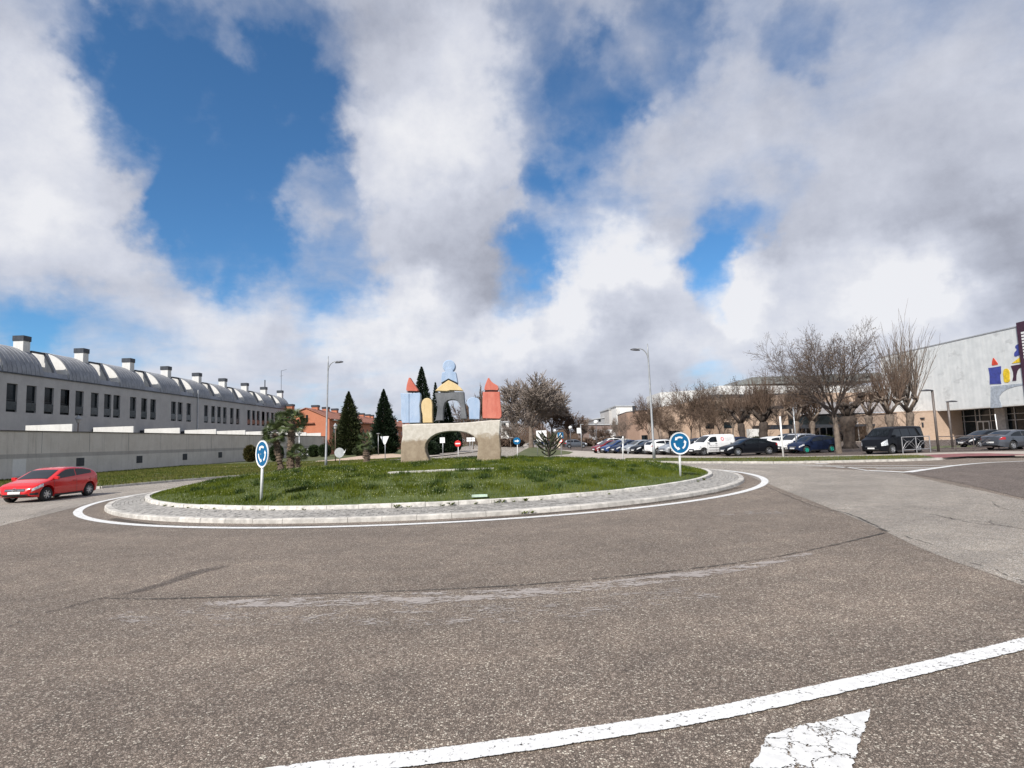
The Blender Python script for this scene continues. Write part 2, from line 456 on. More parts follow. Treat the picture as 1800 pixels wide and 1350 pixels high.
# painted lines
ribbon('edge_line_paint', arc(CC, 15.36, 138, 412, 120)[0:], [.29] * 121, .012, M_paint)
def line_px(name, L, w, m=M_paint, z=.014, **k): return ribbon(name, [G(u, v) for u, v in L], w, z, m, **k)
line_px('foreground_line_paint', [(250, 1400), (575, 1352), (720, 1337), (900, 1313.5), (1200, 1266.5), (1350, 1237), (1500, 1204), (1650, 1170), (1800, 1133), (2050, 1068), (2300, 1000)], .20, seg=.12, jitter=.004)
def ragged_poly(P, j, step, rs):
    rn = random.Random(rs); out_ = []
    for a_, b_ in zip(P, P[1:] + P[:1]):
        a_, b_ = Vector(a_[:2]), Vector(b_[:2]); k = max(1, int((b_ - a_).length / step)); nr = (b_ - a_).normalized(); nr = Vector((-nr.y, nr.x))
        for i in range(k): q = a_.lerp(b_, i / k) + nr * (rn.uniform(-j, j) if i else 0); out_.append((q.x, q.y, .014))
    return out_
mb = MB(); mb.face(ragged_poly([(p.x, p.y, .014) for p in g([(1530, 1249), (1505, 1330), (1480, 1420), (1260, 1400), (1318, 1352), (1338, 1320), (1350, 1296), (1400, 1280), (1460, 1268)])], .011, .035, 5))
struct(mb.build('painted_arrow_tip', M_paintcr))
line_px('splitter_paint', [(1594, 830.5), (1640, 824), (1690, 817.5), (1740, 813.5), (1800, 811), (1900, 807)], [.5, .35, .3, .25, .25, .25], z=.016)
for L, w in (([(1524, 827.5), (1560, 829), (1594, 830.8)], .4), ([(1540, 824.8), (1630, 825.2)], .28), ([(1470, 822.2), (1655, 822.4)], .25), ([(1440, 819.6), (1690, 818.5)], .22),
             ([(1434, 815.4), (1456, 815.8)], .4), ([(1240, 817), (1330, 816.5), (1400, 817.5), (1480, 821.5), (1524, 827.5)], .14), ([(1250, 812.6), (1320, 812.6)], .2)):
    line_px('splitter_paint', L, w, z=.018)
line_px('edge_line_paint', [(1640, 806.6), (1700, 805.6), (1800, 803.2), (1900, 800)], .2, z=.016)
# joints, cracks, stains, a dark streak and dust on the asphalt
line_px('asphalt_joint', [(180, 1052), (260, 1053.5), (400, 1050), (550, 1045), (720, 1039), (900, 1030), (1050, 1018), (1200, 1002), (1330, 985), (1450, 962), (1556, 937)], [.04, .07, .045, .035, .03, .05, .04, .045, .03, .035, .08], M_tar, .0095, seg=.08, jitter=.008)
line_px('asphalt_joint', [(1340, 852), (1385, 872), (1440, 893), (1490, 903), (1560, 935)], [.03, .04, .03, .05, .08], M_tar, .0105, jitter=.02)
for L in ([(1740, 880), (1760, 893), (1830, 905)], [(1610, 903), (1640, 905), (1680, 913), (1720, 916)], [(1700, 906), (1735, 913), (1745, 921), (1800, 931), (1850, 936)], [(1660, 910), (1720, 921), (1790, 927)],
          [(1590, 943), (1630, 955), (1662, 964)], [(1705, 990), (1745, 1001), (1800, 1026)], [(1530, 846), (1600, 852), (1640, 858)], [(1650, 848), (1700, 858)], [(1560, 838), (1640, 843), (1700, 849)],
          [(0, 921), (40, 909), (85, 898), (110, 890)], [(0, 1110), (60, 1085), (180, 1052)]):
    line_px('asphalt_crack', L, [.035] * len(L), M_tarf, .0115, seg=.1, jitter=.035, rs=len(L) + int(L[0][0]))
line_px('dust_band', [(330, 1062), (450, 1060), (600, 1057), (750, 1051), (900, 1044), (1050, 1031), (1200, 1013), (1330, 994), (1440, 970)], [.25, .5, .55, .62, .6, .5, .5, .3, .2], M_dust, .009, ends=True)
line_px('dust_band', [(200, 1085), (500, 1080), (800, 1076), (1050, 1062), (1250, 1040)], [.7, 1.1, 1.2, 1.1, .7], worn('thin_road_dust', (.45, .405, .375), .56, 15, ragged=.7, stretch=(.7, 1.5, 1), edge=1.2, fine=.6), .0085)
line_px('dust_band', [(1250, 905), (1330, 900), (1400, 905)], [.6, 1.0, .6], worn('thin_road_dust', (.42, .38, .35), .54, 9, ragged=.9, edge=1.6, fine=.5), .0085)
line_px('dark_streak', [(180, 1052), (240, 1040), (300, 1023), (360, 1003), (425, 992)], [.16, .34, .34, .5, .4], M_streak, .0092, ends=True)  # soft dark streak across the asphalt
line_px('gutter_stain', [(196, 912), (300, 925), (500, 926), (700, 922), (900, 908), (1100, 890), (1230, 872), (1300, 857)], .35, worn('gutter_dirt', (.07, .055, .042), .40, 9, ragged=.6, edge=.9, fine=.55), .010)
# ---------------------------------------------------------------- roundabout island
def mound(x, y):
    r = hypot(x - CX, y - CY)
    if r > 13.0: return .30
    q = 1 - (r / 13.0) ** 2
    return .29 + .86 * q ** .85 + .035 * sin(x * 1.3 + 1) * cos(y * 1.1) * min(1, q * 4)
def Gm(u, v):                               # the point of the mound seen at photo position (u, v)
    d = ray(u, v); o = Vector((0, 0, EYE)); t = 10.0
    while t < 60:
        p = o + d * t
        if p.z <= mound(p.x, p.y): return p
        t += .02
    return o + d * 44
def ring_kerb(name, r_in, r_out, z0, z1, n, m, jit=.006, seed=1, cham=.03):
    rn = random.Random(seed)
    root = struct(thing(name, None, None, (CX, CY, 0)))
    st = 2 * pi / n
    gap = .012 / r_out
    for k in range(n):
        a0, a1 = k * st + gap / 2, (k + 1) * st - gap / 2
        mb = MB()
        dz, dr = rn.uniform(-jit, jit), rn.uniform(-jit, jit)
        S = 3
        prof = [(r_in, z0), (r_in, z1), (r_out - cham, z1), (r_out, z1 - cham), (r_out + .015, z0)]
        for i in range(S + 1):
            a = a0 + (a1 - a0) * i / S
            for (r, z) in prof: mb.v.append(((r + dr) * cos(a), (r + dr) * sin(a), z + (dz if z > z0 else 0)))
        q = len(prof)
        for i in range(S):
            for j in range(q - 1):
                mb.f.append((i * q + j, (i + 1) * q + j, (i + 1) * q + j + 1, i * q + j + 1)); mb.m.append(0)
        mb.f.append(tuple(range(q))); mb.m.append(0)
        mb.f.append(tuple(S * q + j for j in reversed(range(q)))); mb.m.append(0)
        mb.build('kerb_stone', m, root, fix=True)
    return root
ring_kerb('outer_kerb', 14.33, 14.55, -.02, .135, 96, M_kerb, seed=2)
ring_kerb('inner_kerb', 13.08, 13.24, .05, .335, 84, M_kerbw, jit=.008, seed=5, cham=.012)
# sloping apron of pavers
def ap_z(r): return .225 - (r - 13.24) * (.225 - .125) / (14.33 - 13.24)
mb = MB(); N = 120
for k in range(N):
    a0, a1 = 2 * pi * k / N, 2 * pi * (k + 1) / N
    mb.face([(r * cos(a), r * sin(a), ap_z(r) - .02) for r, a in ((13.2, a0), (14.36, a0), (14.36, a1), (13.2, a1))])
apron = mb.build('island_apron', M_paverj); apron.location = (CX, CY, 0); struct(apron)
rows = 8; rw = (14.32 - 13.26) / rows; rn = random.Random(4)
cand = []
for j in range(rows):
    r0 = 13.26 + j * rw; n_ = int(2 * pi * (r0 + rw / 2) / .215)
    for k in range(n_):
        a = (k + .5 * (j % 2)) / n_ * 2 * pi
        cand.append((hypot(CX + r0 * cos(a), CY + r0 * sin(a)) - (0 if abs(CX + r0 * cos(a)) < .8 * (CY + r0 * sin(a)) else 50), r0, a, n_))
cand.sort(key=lambda t: t[0])
joined = MB()
for i, (_, r0, a, n_) in enumerate(cand):
    g0 = .006; da = pi / n_ - g0 / r0
    dz = rn.uniform(-.006, .006); t1, t2 = rn.uniform(-.004, .004), rn.uniform(-.004, .004)
    mb = MB() if i < 300 else joined
    pts = [(r, q, s_) for r, q, s_ in ((r0 + g0, a - da, t1), (r0 + rw - g0, a - da, t2), (r0 + rw - g0, a + da, -t1), (r0 + g0, a + da, -t2))]
    top = [(r * cos(q), r * sin(q), ap_z(r) + dz + s_) for r, q, s_ in pts]
    if i < 300:
        mb.prism(top, (0, 0, -.04)); mb.build('paver', M_paver, apron, fix=True)
    else:
        joined.prism([(x, y, z) for x, y, z in top], (0, 0, -.03))
tag(joined.build('paver', M_paver, apron, fix=True), kind='stuff')

# grassy mound
def polar_mound():
    mb = MB(); NR, NA = 36, 96
    mb.v.append((0, 0, mound(CX, CY)))
    for i in range(1, NR + 1):
        r = 13.08 * (i / NR) ** .8
        for k in range(NA):
            a = 2 * pi * k / NA; x, y = r * cos(a), r * sin(a)
            z = mound(CX + x, CY + y) + (.02 * sin(7 * a + r) * cos(3 * r) if i < NR else 0)
            mb.v.append((x, y, z))
    for k in range(NA): mb.f.append((0, 1 + k, 1 + (k + 1) % NA)); mb.m.append(0)
    for i in range(NR - 1):
        for k in range(NA):
            a, c = 1 + i * NA + k, 1 + i * NA + (k + 1) % NA
            mb.f.append((a, a + NA, c + NA, c)); mb.m.append(0)
    return mb
mo = polar_mound().build('island_mound', M_soil, smooth=True, fix=True); mo.location = (CX, CY, 0); struct(mo)

def leafmat(name, cols, rough=.6, trans=.25, scale=.8, spec=.3):
    m = bpy.data.materials.new(name); m.use_nodes = True
    n = NB(m.node_tree); bs = m.node_tree.nodes['Principled BSDF']
    tcn = n.n('ShaderNodeTexCoord')
    ge = n.n('ShaderNodeNewGeometry')
    k = n.math('ADD', n.math('MULTIPLY', ge.outputs['Random Per Island'], .55), n.math('MULTIPLY', n.rng(n.noise(tcn.outputs['Object'], scale, 4, .6), .3, .7), .45))
    c = n.ramp(k, [(i / (len(cols) - 1), q) for i, q in enumerate(cols)])
    n.lk(c, bs.inputs['Base Color']); bs.inputs['Roughness'].default_value = rough
    bs.inputs['Specular IOR Level'].default_value = spec
    tl = n.n('ShaderNodeBsdfTranslucent'); n.lk(c, tl.inputs[0])
    mx = n.n('ShaderNodeMixShader'); mx.inputs[0].default_value = trans
    n.lk(bs.outputs[0], mx.inputs[1]); n.lk(tl.outputs[0], mx.inputs[2])
    n.lk(mx.outputs[0], m.node_tree.nodes['Material Output'].inputs[0])
    return m
M_grass = leafmat('grass_blade', [(.042, .060, .006), (.080, .108, .010), (.128, .155, .018), (.18, .19, .04)], trans=.3, scale=.55, spec=.1)
M_grassdry = leafmat('verge_grass_blade', [(.05, .075, .02), (.09, .115, .022), (.14, .14, .035), (.20, .165, .07)], trans=.25, scale=.25, spec=.1)
M_flower = mat('daisy_petals', (.55, .56, .36), .8, var=.1)
M_dandy = mat('dandelion_yellow', (.42, .42, .10), .8, var=.1)
def blades(P, Z, h, w, rs, bend=.45):      # n triangles standing on the points
    n = len(P)
    az = rs.uniform(0, 2 * pi, n); hh = h * rs.uniform(.5, 1.35, n); ww = w * rs.uniform(.7, 1.3, n)
    lean = rs.uniform(0, bend, n) * hh; la = rs.uniform(0, 2 * pi, n)
    v = np.zeros((n, 3, 3))
    dx, dy = np.cos(az) * ww / 2, np.sin(az) * ww / 2
    v[:, 0] = np.c_[P[:, 0] - dx, P[:, 1] - dy, Z - .015]
    v[:, 1] = np.c_[P[:, 0] + dx, P[:, 1] + dy, Z - .015]
    v[:, 2] = np.c_[P[:, 0] + np.cos(la) * lean, P[:, 1] + np.sin(la) * lean, Z + hh]
    return v.reshape(-1, 3)
rs = np.random.RandomState(3)
mnd = np.vectorize(mound)
def lump(x, y): return .5 + .25 * np.sin(x * 2.1 + 1.3 * np.sin(y * 1.7)) + .25 * np.sin(y * 2.7 + 1.1 * np.sin(x * 1.2 + 2))
n = 210000
r = 13.0 * np.sqrt(rs.uniform(0, 1, n)); a = rs.uniform(0, 2 * pi, n)
P = np.c_[r * np.cos(a), r * np.sin(a)]
keep = (P[:, 1] < 2) | (rs.uniform(0, 1, n) < .5); P = P[keep]
# clumps
cc = np.c_[rs.uniform(-12.4, 12.4, 900), rs.uniform(-12.4, 12.4, 900)]; cc = cc[np.hypot(cc[:, 0], cc[:, 1]) < 12.3]
idx = rs.randint(0, len(cc), 45000); Pc = cc[idx] + rs.normal(0, .13, (45000, 2))
Pc = Pc[np.hypot(Pc[:, 0], Pc[:, 1]) < 13.0]
A = blades(P, mnd(P[:, 0] + CX, P[:, 1] + CY), .055 + .05 * lump(P[:, 0], P[:, 1]), .017, rs)
B = blades(Pc, mnd(Pc[:, 0] + CX, Pc[:, 1] + CY), .13, .02, rs, .7)
gr = np_mesh('island_grass', np.r_[A, B], 3, M_grass)
gr.location = (CX, CY, 0); tag(gr, 'rough green grass growing over the round island', 'grass', kind='stuff')
# darker broad-leaved weeds in clumps
cw = np.c_[rs.uniform(-12.2, 12.2, 260), rs.uniform(-12.2, 12.2, 260)]; cw = cw[np.hypot(cw[:, 0], cw[:, 1]) < 12.2]
idx = rs.randint(0, len(cw), 26000); Pw = cw[idx] + rs.normal(0, 1, (26000, 2)) * rs.uniform(.06, .26, len(cw))[idx][:, None]
Pw = Pw[np.hypot(Pw[:, 0], Pw[:, 1]) < 12.9]
wd_ = np_mesh('island_weeds', blades(Pw, mnd(Pw[:, 0] + CX, Pw[:, 1] + CY), .15, .035, rs, 1.1), 3, leafmat('dark_weed_leaf', [(.018, .036, .007), (.04, .07, .012), (.075, .115, .02)], trans=.2, scale=.5))
wd_.location = (CX, CY, 0); tag(wd_, 'clumps of darker weeds among the island grass', 'weeds', kind='stuff')
def specks(name, m, n, s, hz, rs, label):
    r = 12.8 * np.sqrt(rs.uniform(0, 1, n * 3)); a = rs.uniform(0, 2 * pi, n * 3); P = np.c_[r * np.cos(a), r * np.sin(a)]
    q = .5 + .5 * np.sin(P[:, 0] * .7 + 1) * np.cos(P[:, 1] * .55 + .5); P = P[rs.uniform(0, 1, n * 3) < q ** 1.5][:n]
    Z = mnd(P[:, 0] + CX, P[:, 1] + CY) + rs.uniform(hz * .6, hz * 1.3, len(P))
    v = np.zeros((len(P), 4, 3)); t = rs.uniform(-.5, .5, len(P))
    for k, (dx, dy) in enumerate(((-1, -1), (1, -1), (1, 1), (-1, 1))):
        v[:, k] = np.c_[P[:, 0] + dx * s, P[:, 1] + dy * s * .6, Z + dy * s * .7 + dx * t * s * .4]
    o = np_mesh(name, v.reshape(-1, 3), 4, m); o.location = (CX, CY, 0)
    tag(o, label, 'flowers', kind='stuff')
specks('daisies', M_flower, 1700, .0065, .11, rs, 'small white flowers scattered through the island grass')
specks('dandelions', M_dandy, 500, .0075, .12, rs, 'small yellow flowers scattered through the island grass')
# weeds in the kerb joints
def weed(x, y, z, s, seed):
    rn = random.Random(seed); mb = MB()
    for k in range(rn.randint(7, 14)):
        az = rn.uniform(0, 2 * pi); L = s * rn.uniform(.6, 1.3); w = s * .13
        p0 = Vector((0, 0, 0)); p1 = Vector((cos(az) * L * .5, sin(az) * L * .5, L * .55)); p2 = Vector((cos(az) * L, sin(az) * L, L * rn.uniform(.3, .8)))
        nx = Vector((-sin(az), cos(az), 0)) * w
        mb.face([p0, p1 - nx, p2, p1 + nx])
    o = mb.build('kerb_weed', M_grass); o.location = (x, y, z); return o
wl = sorted([(278, 893), (296, 894), (323, 896), (352, 897), (376, 897.5), (442, 899), (457, 899), (480, 899), (533, 899), (700, 893, 1), (722, 891), (778, 890), (793, 889.5, 1), (831, 886), (868, 884, 1), (876, 883, 1), (896, 882), (914, 880.5, 1), (941, 879), (1232, 846, 1), (1224, 849), (1000, 874), (1050, 869), (1120, 862)])
for i, w_ in enumerate(wl):
    p = G(w_[0], w_[1] - 2, .215)
    d = Vector((p.x - CX, p.y - CY)); d = d.normalized() * 13.28
    o = weed(CX + d.x, CY + d.y, .20, .17 if len(w_) > 2 else .10, i)
    size_ = 'larger' if len(w_) > 2 else 'small'; side_ = 'left' if w_[0] < 500 else ('middle' if w_[0] < 960 else 'right')
    nth = sum(1 for q in wl[:i] if (len(q) > 2) == (len(w_) > 2) and (('left' if q[0] < 500 else ('middle' if q[0] < 960 else 'right')) == side_))
    tag(o, size_ + ' weed tuft at the inner kerb, ' + ['first', 'second', 'third', 'fourth', 'fifth', 'sixth', 'seventh', 'eighth', 'ninth', 'tenth'][nth] + ' from the left in its ' + side_ + ' stretch', 'weed', 'weeds along the inner kerb')
for i, u in enumerate((914, 921, 933)):
    p = G(u, 899, .05); d = Vector((p.x - CX, p.y - CY)).normalized() * 14.6
    tag(weed(CX + d.x, CY + d.y, .01, .10, 90 + i), ['leftmost', 'middle', 'rightmost'][i] + ' of three thin weeds growing at joints of the outer kerb', 'weed', 'weeds at the outer kerb joint')
# concrete strip and small cover plate in the grass
mb = MB()
for (u0, v0), (u1, v1) in (((680, 833), (740, 830.5)), ((740, 830.5), (800, 827.5)), ((800, 827.5), (868, 825.5))):
    p, q = Gm(u0, v0), Gm(u1, v1)
    mb.prism([(p.x, p.y, p.z + .05), (q.x, q.y, q.z + .05), (q.x, q.y + .3, q.z + .07), (p.x, p.y + .3, p.z + .07)], (0, 0, -.15))
tag(mb.build('concrete_strip', M_kerbw, fix=True), 'narrow pale concrete strip half hidden in the island grass', 'kerb strip')
p = Gm(843, 876)
mb = MB(); mb.box((0, 0, .05), (.48, .22, .06), .08); mb.box((0, 0, .083), (.36, .14, .008), .08)
o = mb.build('access_cover', mat('pale_green_plate', (.42, .52, .42), .6)); o.location = (p.x, p.y, p.z + .03)
tag(o, 'small pale green cover plate in the grass beside the inner kerb', 'cover plate')

# ---------------------------------------------------------------- verges, paths and car park ground
Z1 = .13
vk = arc(CC, 22.4, 166, 112, 26)                                  # kerb line of the left verge
left_poly = [(-110, 30), (-62, 39.5), (-45, 37.2), (-33, 36.4), (-27.5, 36.3)] + vk + [(-13, 56), (-15.5, 66), (-15.8, 110), (-25, 330), (-190, 330)]
slab('verge_left', left_poly, -.02, Z1, M_verge)
def kerb_run(name, pts, z1, w=.16, m=M_kerb, L=1.0, seed=1):
    root = struct(thing(name, None, None, (0, 0, 0))); rn = random.Random(seed)
    Q = []; acc = []
    P = [Vector((p[0], p[1])) for p in pts]
    step = L; pos = 0; cur = P[0]; i = 0; out = [P[0]]
    for a_, b_ in zip(P, P[1:]):
        seg = (b_ - a_).length; k = max(1, round(seg / L))
        for j in range(1, k + 1): out.append(a_.lerp(b_, j / k))
    for a_, b_ in zip(out, out[1:]):
        d = b_ - a_
        mb = MB(); mb.box(((a_.x + b_.x) / 2, (a_.y + b_.y) / 2, z1 / 2 - .01 + rn.uniform(-.004, .004)), (d.length - .014, w, z1 + .02), atan2(d.y, d.x))
        mb.build('kerb_stone', m, root)
    return root
kerb_run('verge_kerb_left', left_poly[2:5] + vk[::1], Z1 + .012, seed=3)
right_k = [G(u, v, .1) for u, v in ((1090, 810), (1130, 811.2), (1200, 812), (1280, 812), (1360, 812.2), (1440, 811.2), (1520, 809.5), (1600, 807.6), (1655, 805.5))]
right_k = [(3.9, 54.5), (6.5, 51.5)] + [(p.x, p.y) for p in right_k]
right_poly = right_k + [(p.x, p.y) for p in g([(1700, 804), (1800, 801.5), (2100, 797)])] + [(150, 40), (190, 330), (3.4, 330), (2.4, 110), (2.6, 74), (3.4, 60)]
slab('pavement_right', right_poly, -.02, Z1, M_path)
kerb_run('verge_kerb_right', right_k, Z1 + .012, L=1.0, seed=8)
def P1(L, z=Z1): return [(p.x, p.y) for p in (G(u, v, z) for u, v in L)]
sheet('verge_strip', P1([(1097, 809.4), (1130, 810.4), (1200, 811.2), (1280, 811.2), (1360, 811.4), (1440, 810.3), (1520, 808.6), (1600, 806.6), (1644, 805), (1634, 801.5), (1615, 800), (1500, 801.5), (1400, 803.5), (1280, 804.5), (1200, 804.6), (1100, 805.2)]), Z1 + .004, M_verge)
sheet('car_park_surface', P1([(952, 789.5), (1000, 791.6), (1050, 794), (1100, 797), (1150, 800), (1200, 801.6), (1280, 802.8), (1400, 802.2), (1500, 800.2), (1640, 795.8), (1700, 794.2), (1850, 792)]) + [(75, 46), (75, 70), (52, 78), (40, 92), (16, 150), (6.5, 150)], Z1 + .0045, M_asph4)
sheet('verge_median', P1([(903, 801), (921, 791), (932, 785.5), (960, 788), (1008, 794.5), (1000, 798.5), (950, 803)]), Z1 + .0055, M_verge)
sheet('red_paving', P1([(1644, 805), (1655, 804.6), (1700, 802), (1800, 800.6), (1900, 798), (1900, 794.5), (1800, 798.8), (1740, 797), (1690, 797.3), (1640, 799), (1620, 799.6), (1634, 801.5)]), Z1 + .008, M_redp)
sheet('verge_by_hall', P1([(1634, 789.5), (1655, 788.5), (1700, 787.5), (1740, 786.5), (1760, 783), (1700, 783), (1640, 784.5)]), Z1 + .009, M_verge)
# sandy paths across the left verge
sheet('sandy_path', P1([(546, 812.6), (580, 811), (640, 808), (707, 803), (707, 799), (690, 797.5), (650, 799.5), (618, 803.5), (585, 808), (560, 810)]), Z1 + .005, M_sand)
sheet('sandy_path', P1([(640, 811.5), (707, 808.5), (707, 807), (640, 809.6)]), Z1 + .007, M_path)
sheet('sandy_path', P1([(752, 803), (790, 799), (840, 793), (842, 789), (800, 793), (752, 798)]), Z1 + .005, M_path)
sheet('footway_left', P1([(440, 819), (500, 817), (560, 812.5), (558, 811.2), (500, 814), (440, 816.6), (360, 821.5), (360, 822.5)]), Z1 + .006, M_path)
# grass on the verges: one strip of blades each
def in_poly(P, poly):
    x, y = P[:, 0], P[:, 1]; c = np.zeros(len(P), bool); j = len(poly) - 1
    for i in range(len(poly)):
        xi, yi, xj, yj = *poly[i][:2], *poly[j][:2]
        hit = ((yi > y) != (yj > y)) & (x < (xj - xi) * (y - yi) / ((yj - yi) if yj != yi else 1e-9) + xi)
        c ^= hit; j = i
    return c
def verge_grass(name, poly, box, n, h, w, label, avoid=()):
    P = np.c_[rs.uniform(box[0], box[1], n), rs.uniform(box[2], box[3], n)]
    P = P[in_poly(P, poly)]
    for q in avoid: P = P[~in_poly(P, q)]
    k = lump(P[:, 0] * .5, P[:, 1] * .5); P = P[rs.uniform(0, 1, len(P)) < .35 + .65 * k]
    o = np_mesh(name, blades(P, np.full(len(P), Z1 + .005), h, w, rs), 3, M_grassdry)
    tag(o, label, 'grass', kind='stuff')
av = [P1([(546, 812.6), (580, 811), (640, 808), (707, 803), (707, 799), (690, 797.5), (650, 799.5), (618, 803.5), (585, 808), (560, 810)])]
verge_grass('verge_grass', left_poly, (-48, -12, 36, 80), 130000, .13, .05, 'patchy green and brown grass on the left verge below the wall', av)
verge_grass('verge_grass', P1([(1097, 809.4), (1200, 811), (1360, 811.2), (1440, 810), (1600, 806.4), (1640, 804.8), (1615, 800.5), (1500, 802), (1400, 804), (1280, 805), (1100, 805.6)]), (8, 30, 36, 56), 40000, .08, .04, 'dark grass strip between the right hand kerb and the footway')

# ---------------------------------------------------------------- the painted castle sculpture
SY = 29.6
def S(pts, Y=SY): return [at(640 + x / 6, 620 + y / 6, Y) for x, y in pts]
def plaster():
    m = bpy.data.materials.new('stained_plaster'); m.use_nodes = True
    n = NB(m.node_tree); bs = m.node_tree.nodes['Principled BSDF']
    tcn = n.n('ShaderNodeTexCoord'); sp = n.n('ShaderNodeSeparateXYZ'); n.lk(tcn.outputs['Object'], sp.inputs[0])
    wob = n.math('MULTIPLY', n.math('SUBTRACT', n.noise(tcn.outputs['Object'], 1.6, 6, .7), .5), 1.1)
    ln = n.math('ADD', n.math('ADD', sp.outputs[2], wob), n.math('MULTIPLY', sp.outputs[0], -.045))
    f = n.rng(ln, 1.08, 1.34)
    up_ = n.mix(n.rng(n.noise(tcn.outputs['Object'], 4, 8, .7), .35, .7), (.46, .42, .36), (.60, .56, .50))
    dn = n.mix(n.rng(n.noise(tcn.outputs['Object'], 3, 8, .7), .3, .7), (.23, .175, .12), (.33, .265, .19))
    c = n.mix(f, dn, up_)
    st = n.rng(n.noise(n.vmath('MULTIPLY', tcn.outputs['Object'], (9, 9, .5)), 1, 5, .6), .60, .72)
    c = n.mix(n.math('MULTIPLY', st, .55), c, (.22, .17, .13))
    n.lk(c, bs.inputs['Base Color']); bs.inputs['Roughness'].default_value = .9
    bp = n.n('ShaderNodeBump'); bp.inputs['Strength'].default_value = .4; bp.inputs['Distance'].default_value = .02
    n.lk(n.noise(tcn.outputs['Object'], 22, 6, .7), bp.inputs['Height']); n.lk(bp.outputs[0], bs.inputs['Normal'])
    return m
def chalk(name, c1, c2):
    m = mat(name, c1, .86, col2=c2, scale=2.2, bump=.35, bscale=25, stretch=(1, 1, .45))
    n = NB(m.node_tree); bs = m.node_tree.nodes['Principled BSDF']; c = bs.inputs['Base Color'].links[0].from_socket
    tcn = n.n('ShaderNodeTexCoord'); v = tcn.outputs['Object']
    st = n.rng(n.noise(n.vmath('MULTIPLY', v, (7, 7, .45)), 1, 6, .7), .56, .74)
    sp = n.rng(n.noise(v, 6.5, 7, .75), .60, .70)
    c = n.mix(n.math('MULTIPLY', st, .42), c, tuple(x * .45 + .02 for x in c1))
    c = n.mix(n.math('MULTIPLY', sp, .5), c, tuple(x * .5 + .22 for x in c2))
    n.lk(c, bs.inputs['Base Color']); return m
M_plast = plaster()
M_sb = chalk('chalky_blue_paint', (.28, .375, .52), (.38, .46, .59)); M_sr = chalk('chalky_red_paint', (.46, .115, .08), (.55, .18, .13))
M_sy = chalk('chalky_yellow_paint', (.58, .43, .22), (.66, .51, .29)); M_sg = chalk('chalky_grey_paint', (.10, .105, .115), (.17, .175, .185))
M_dk = mat('dark_edge_shade', (.025, .022, .03), .8)  # near-black colour standing in for shade on the edges of the pieces
base_px = [(385, 1175), (388, 1060), (389, 975), (396, 925), (405, 880), (402, 800), (400, 757), (550, 750), (700, 748), (860, 744), (960, 742), (1090, 735), (1200, 725), (1330, 713), (1440, 710), (1435, 780), (1429, 850),
           (1430, 900), (1438, 970), (1445, 1040), (1440, 1100), (1441, 1150), (1190, 1150), (1194, 1080), (1202, 1010), (1198, 950), (1182, 915), (1158, 888), (1120, 862), (1080, 846), (1035, 836), (980, 830), (910, 830), (850, 836),
           (800, 846), (755, 862), (710, 888), (675, 922), (652, 962), (644, 1005), (650, 1050), (664, 1090), (680, 1125), (686, 1175)]
sc0 = at(790, 812, SY)
cast = thing('castle_sculpture', 'large sculpture of flat painted castle pieces on a pale concrete arch on the island', 'sculpture', (sc0.x, SY, mound(sc0.x, SY) - .05))
def piece(name, px, m, th=.42, dy=0.0, label=None, ms=None, bevel=.02):
    pts = S(px, SY + dy)
    mb = MB(); mb.prism(pts, (0, th, 0), 0, 1 if ms else 0)
    o = mb.build(name, [m, ms] if ms else m, cast, world=True, fix=True)
    bm = bmesh.new(); bm.from_mesh(o.data)
    rim = [e for e in bm.edges if len(e.link_faces) == 2 and any(len(f.verts) > 4 for f in e.link_faces) and e.calc_face_angle(0) > .8]
    bmesh.ops.bevel(bm, geom=rim, offset=bevel, segments=1, affect='EDGES')
    bm.to_mesh(o.data); bm.free()
    if label: o['label'] = label
    return o
def smooth_px(px, it=2):
    for _ in range(it):
        q = []
        for i in range(len(px)):
            a_, b_ = px[i], px[(i + 1) % len(px)]
            q += [(a_[0] * .75 + b_[0] * .25, a_[1] * .75 + b_[1] * .25), (a_[0] * .25 + b_[0] * .75, a_[1] * .25 + b_[1] * .75)]
        px = q
    return px
piece('arch_base', base_px, M_plast, .85, label='concrete arch stained brown on its lower half', bevel=.04)
piece('tower', [(383, 425), (430, 430), (473, 431), (475, 520), (474, 640), (475, 741), (400, 742), (388, 690), (387, 640), (392, 560), (388, 490)], M_sb, .42, .2, 'left half of the blue tower')
piece('tower', [(477, 431), (530, 426), (585, 421), (593, 440), (592, 500), (583, 560), (588, 620), (591, 690), (586, 738), (477, 741)], M_sb, .42, .2, 'right half of the blue tower')
piece('tower', [(1252, 414), (1340, 409), (1430, 412), (1434, 480), (1442, 560), (1450, 630), (1450, 665), (1443, 685), (1425, 696), (1340, 693), (1250, 691), (1247, 600), (1249, 500)], M_sr, .42, .2, 'red tower')
piece('cone_roof', smooth_px([(475, 250), (505, 298), (540, 350), (578, 408), (510, 405), (443, 407), (445, 360), (458, 305)], 1), M_sr, .42, .15, 'red pointed roof over the blue tower')
piece('cone_roof', smooth_px([(1311, 253), (1340, 302), (1375, 328), (1408, 344), (1420, 368), (1415, 400), (1340, 395), (1267, 399), (1270, 360), (1288, 310)], 1), M_sr, .42, .15, 'red curling roof over the red tower')
piece('cone_edge_shade', [(443, 409), (510, 407), (575, 410), (560, 416), (455, 416)], M_dk, .42, .18)  # dark strips put the shade under the red roofs into colour
piece('cone_edge_shade', [(1267, 401), (1340, 398), (1412, 402), (1405, 410), (1272, 409)], M_dk, .42, .18)
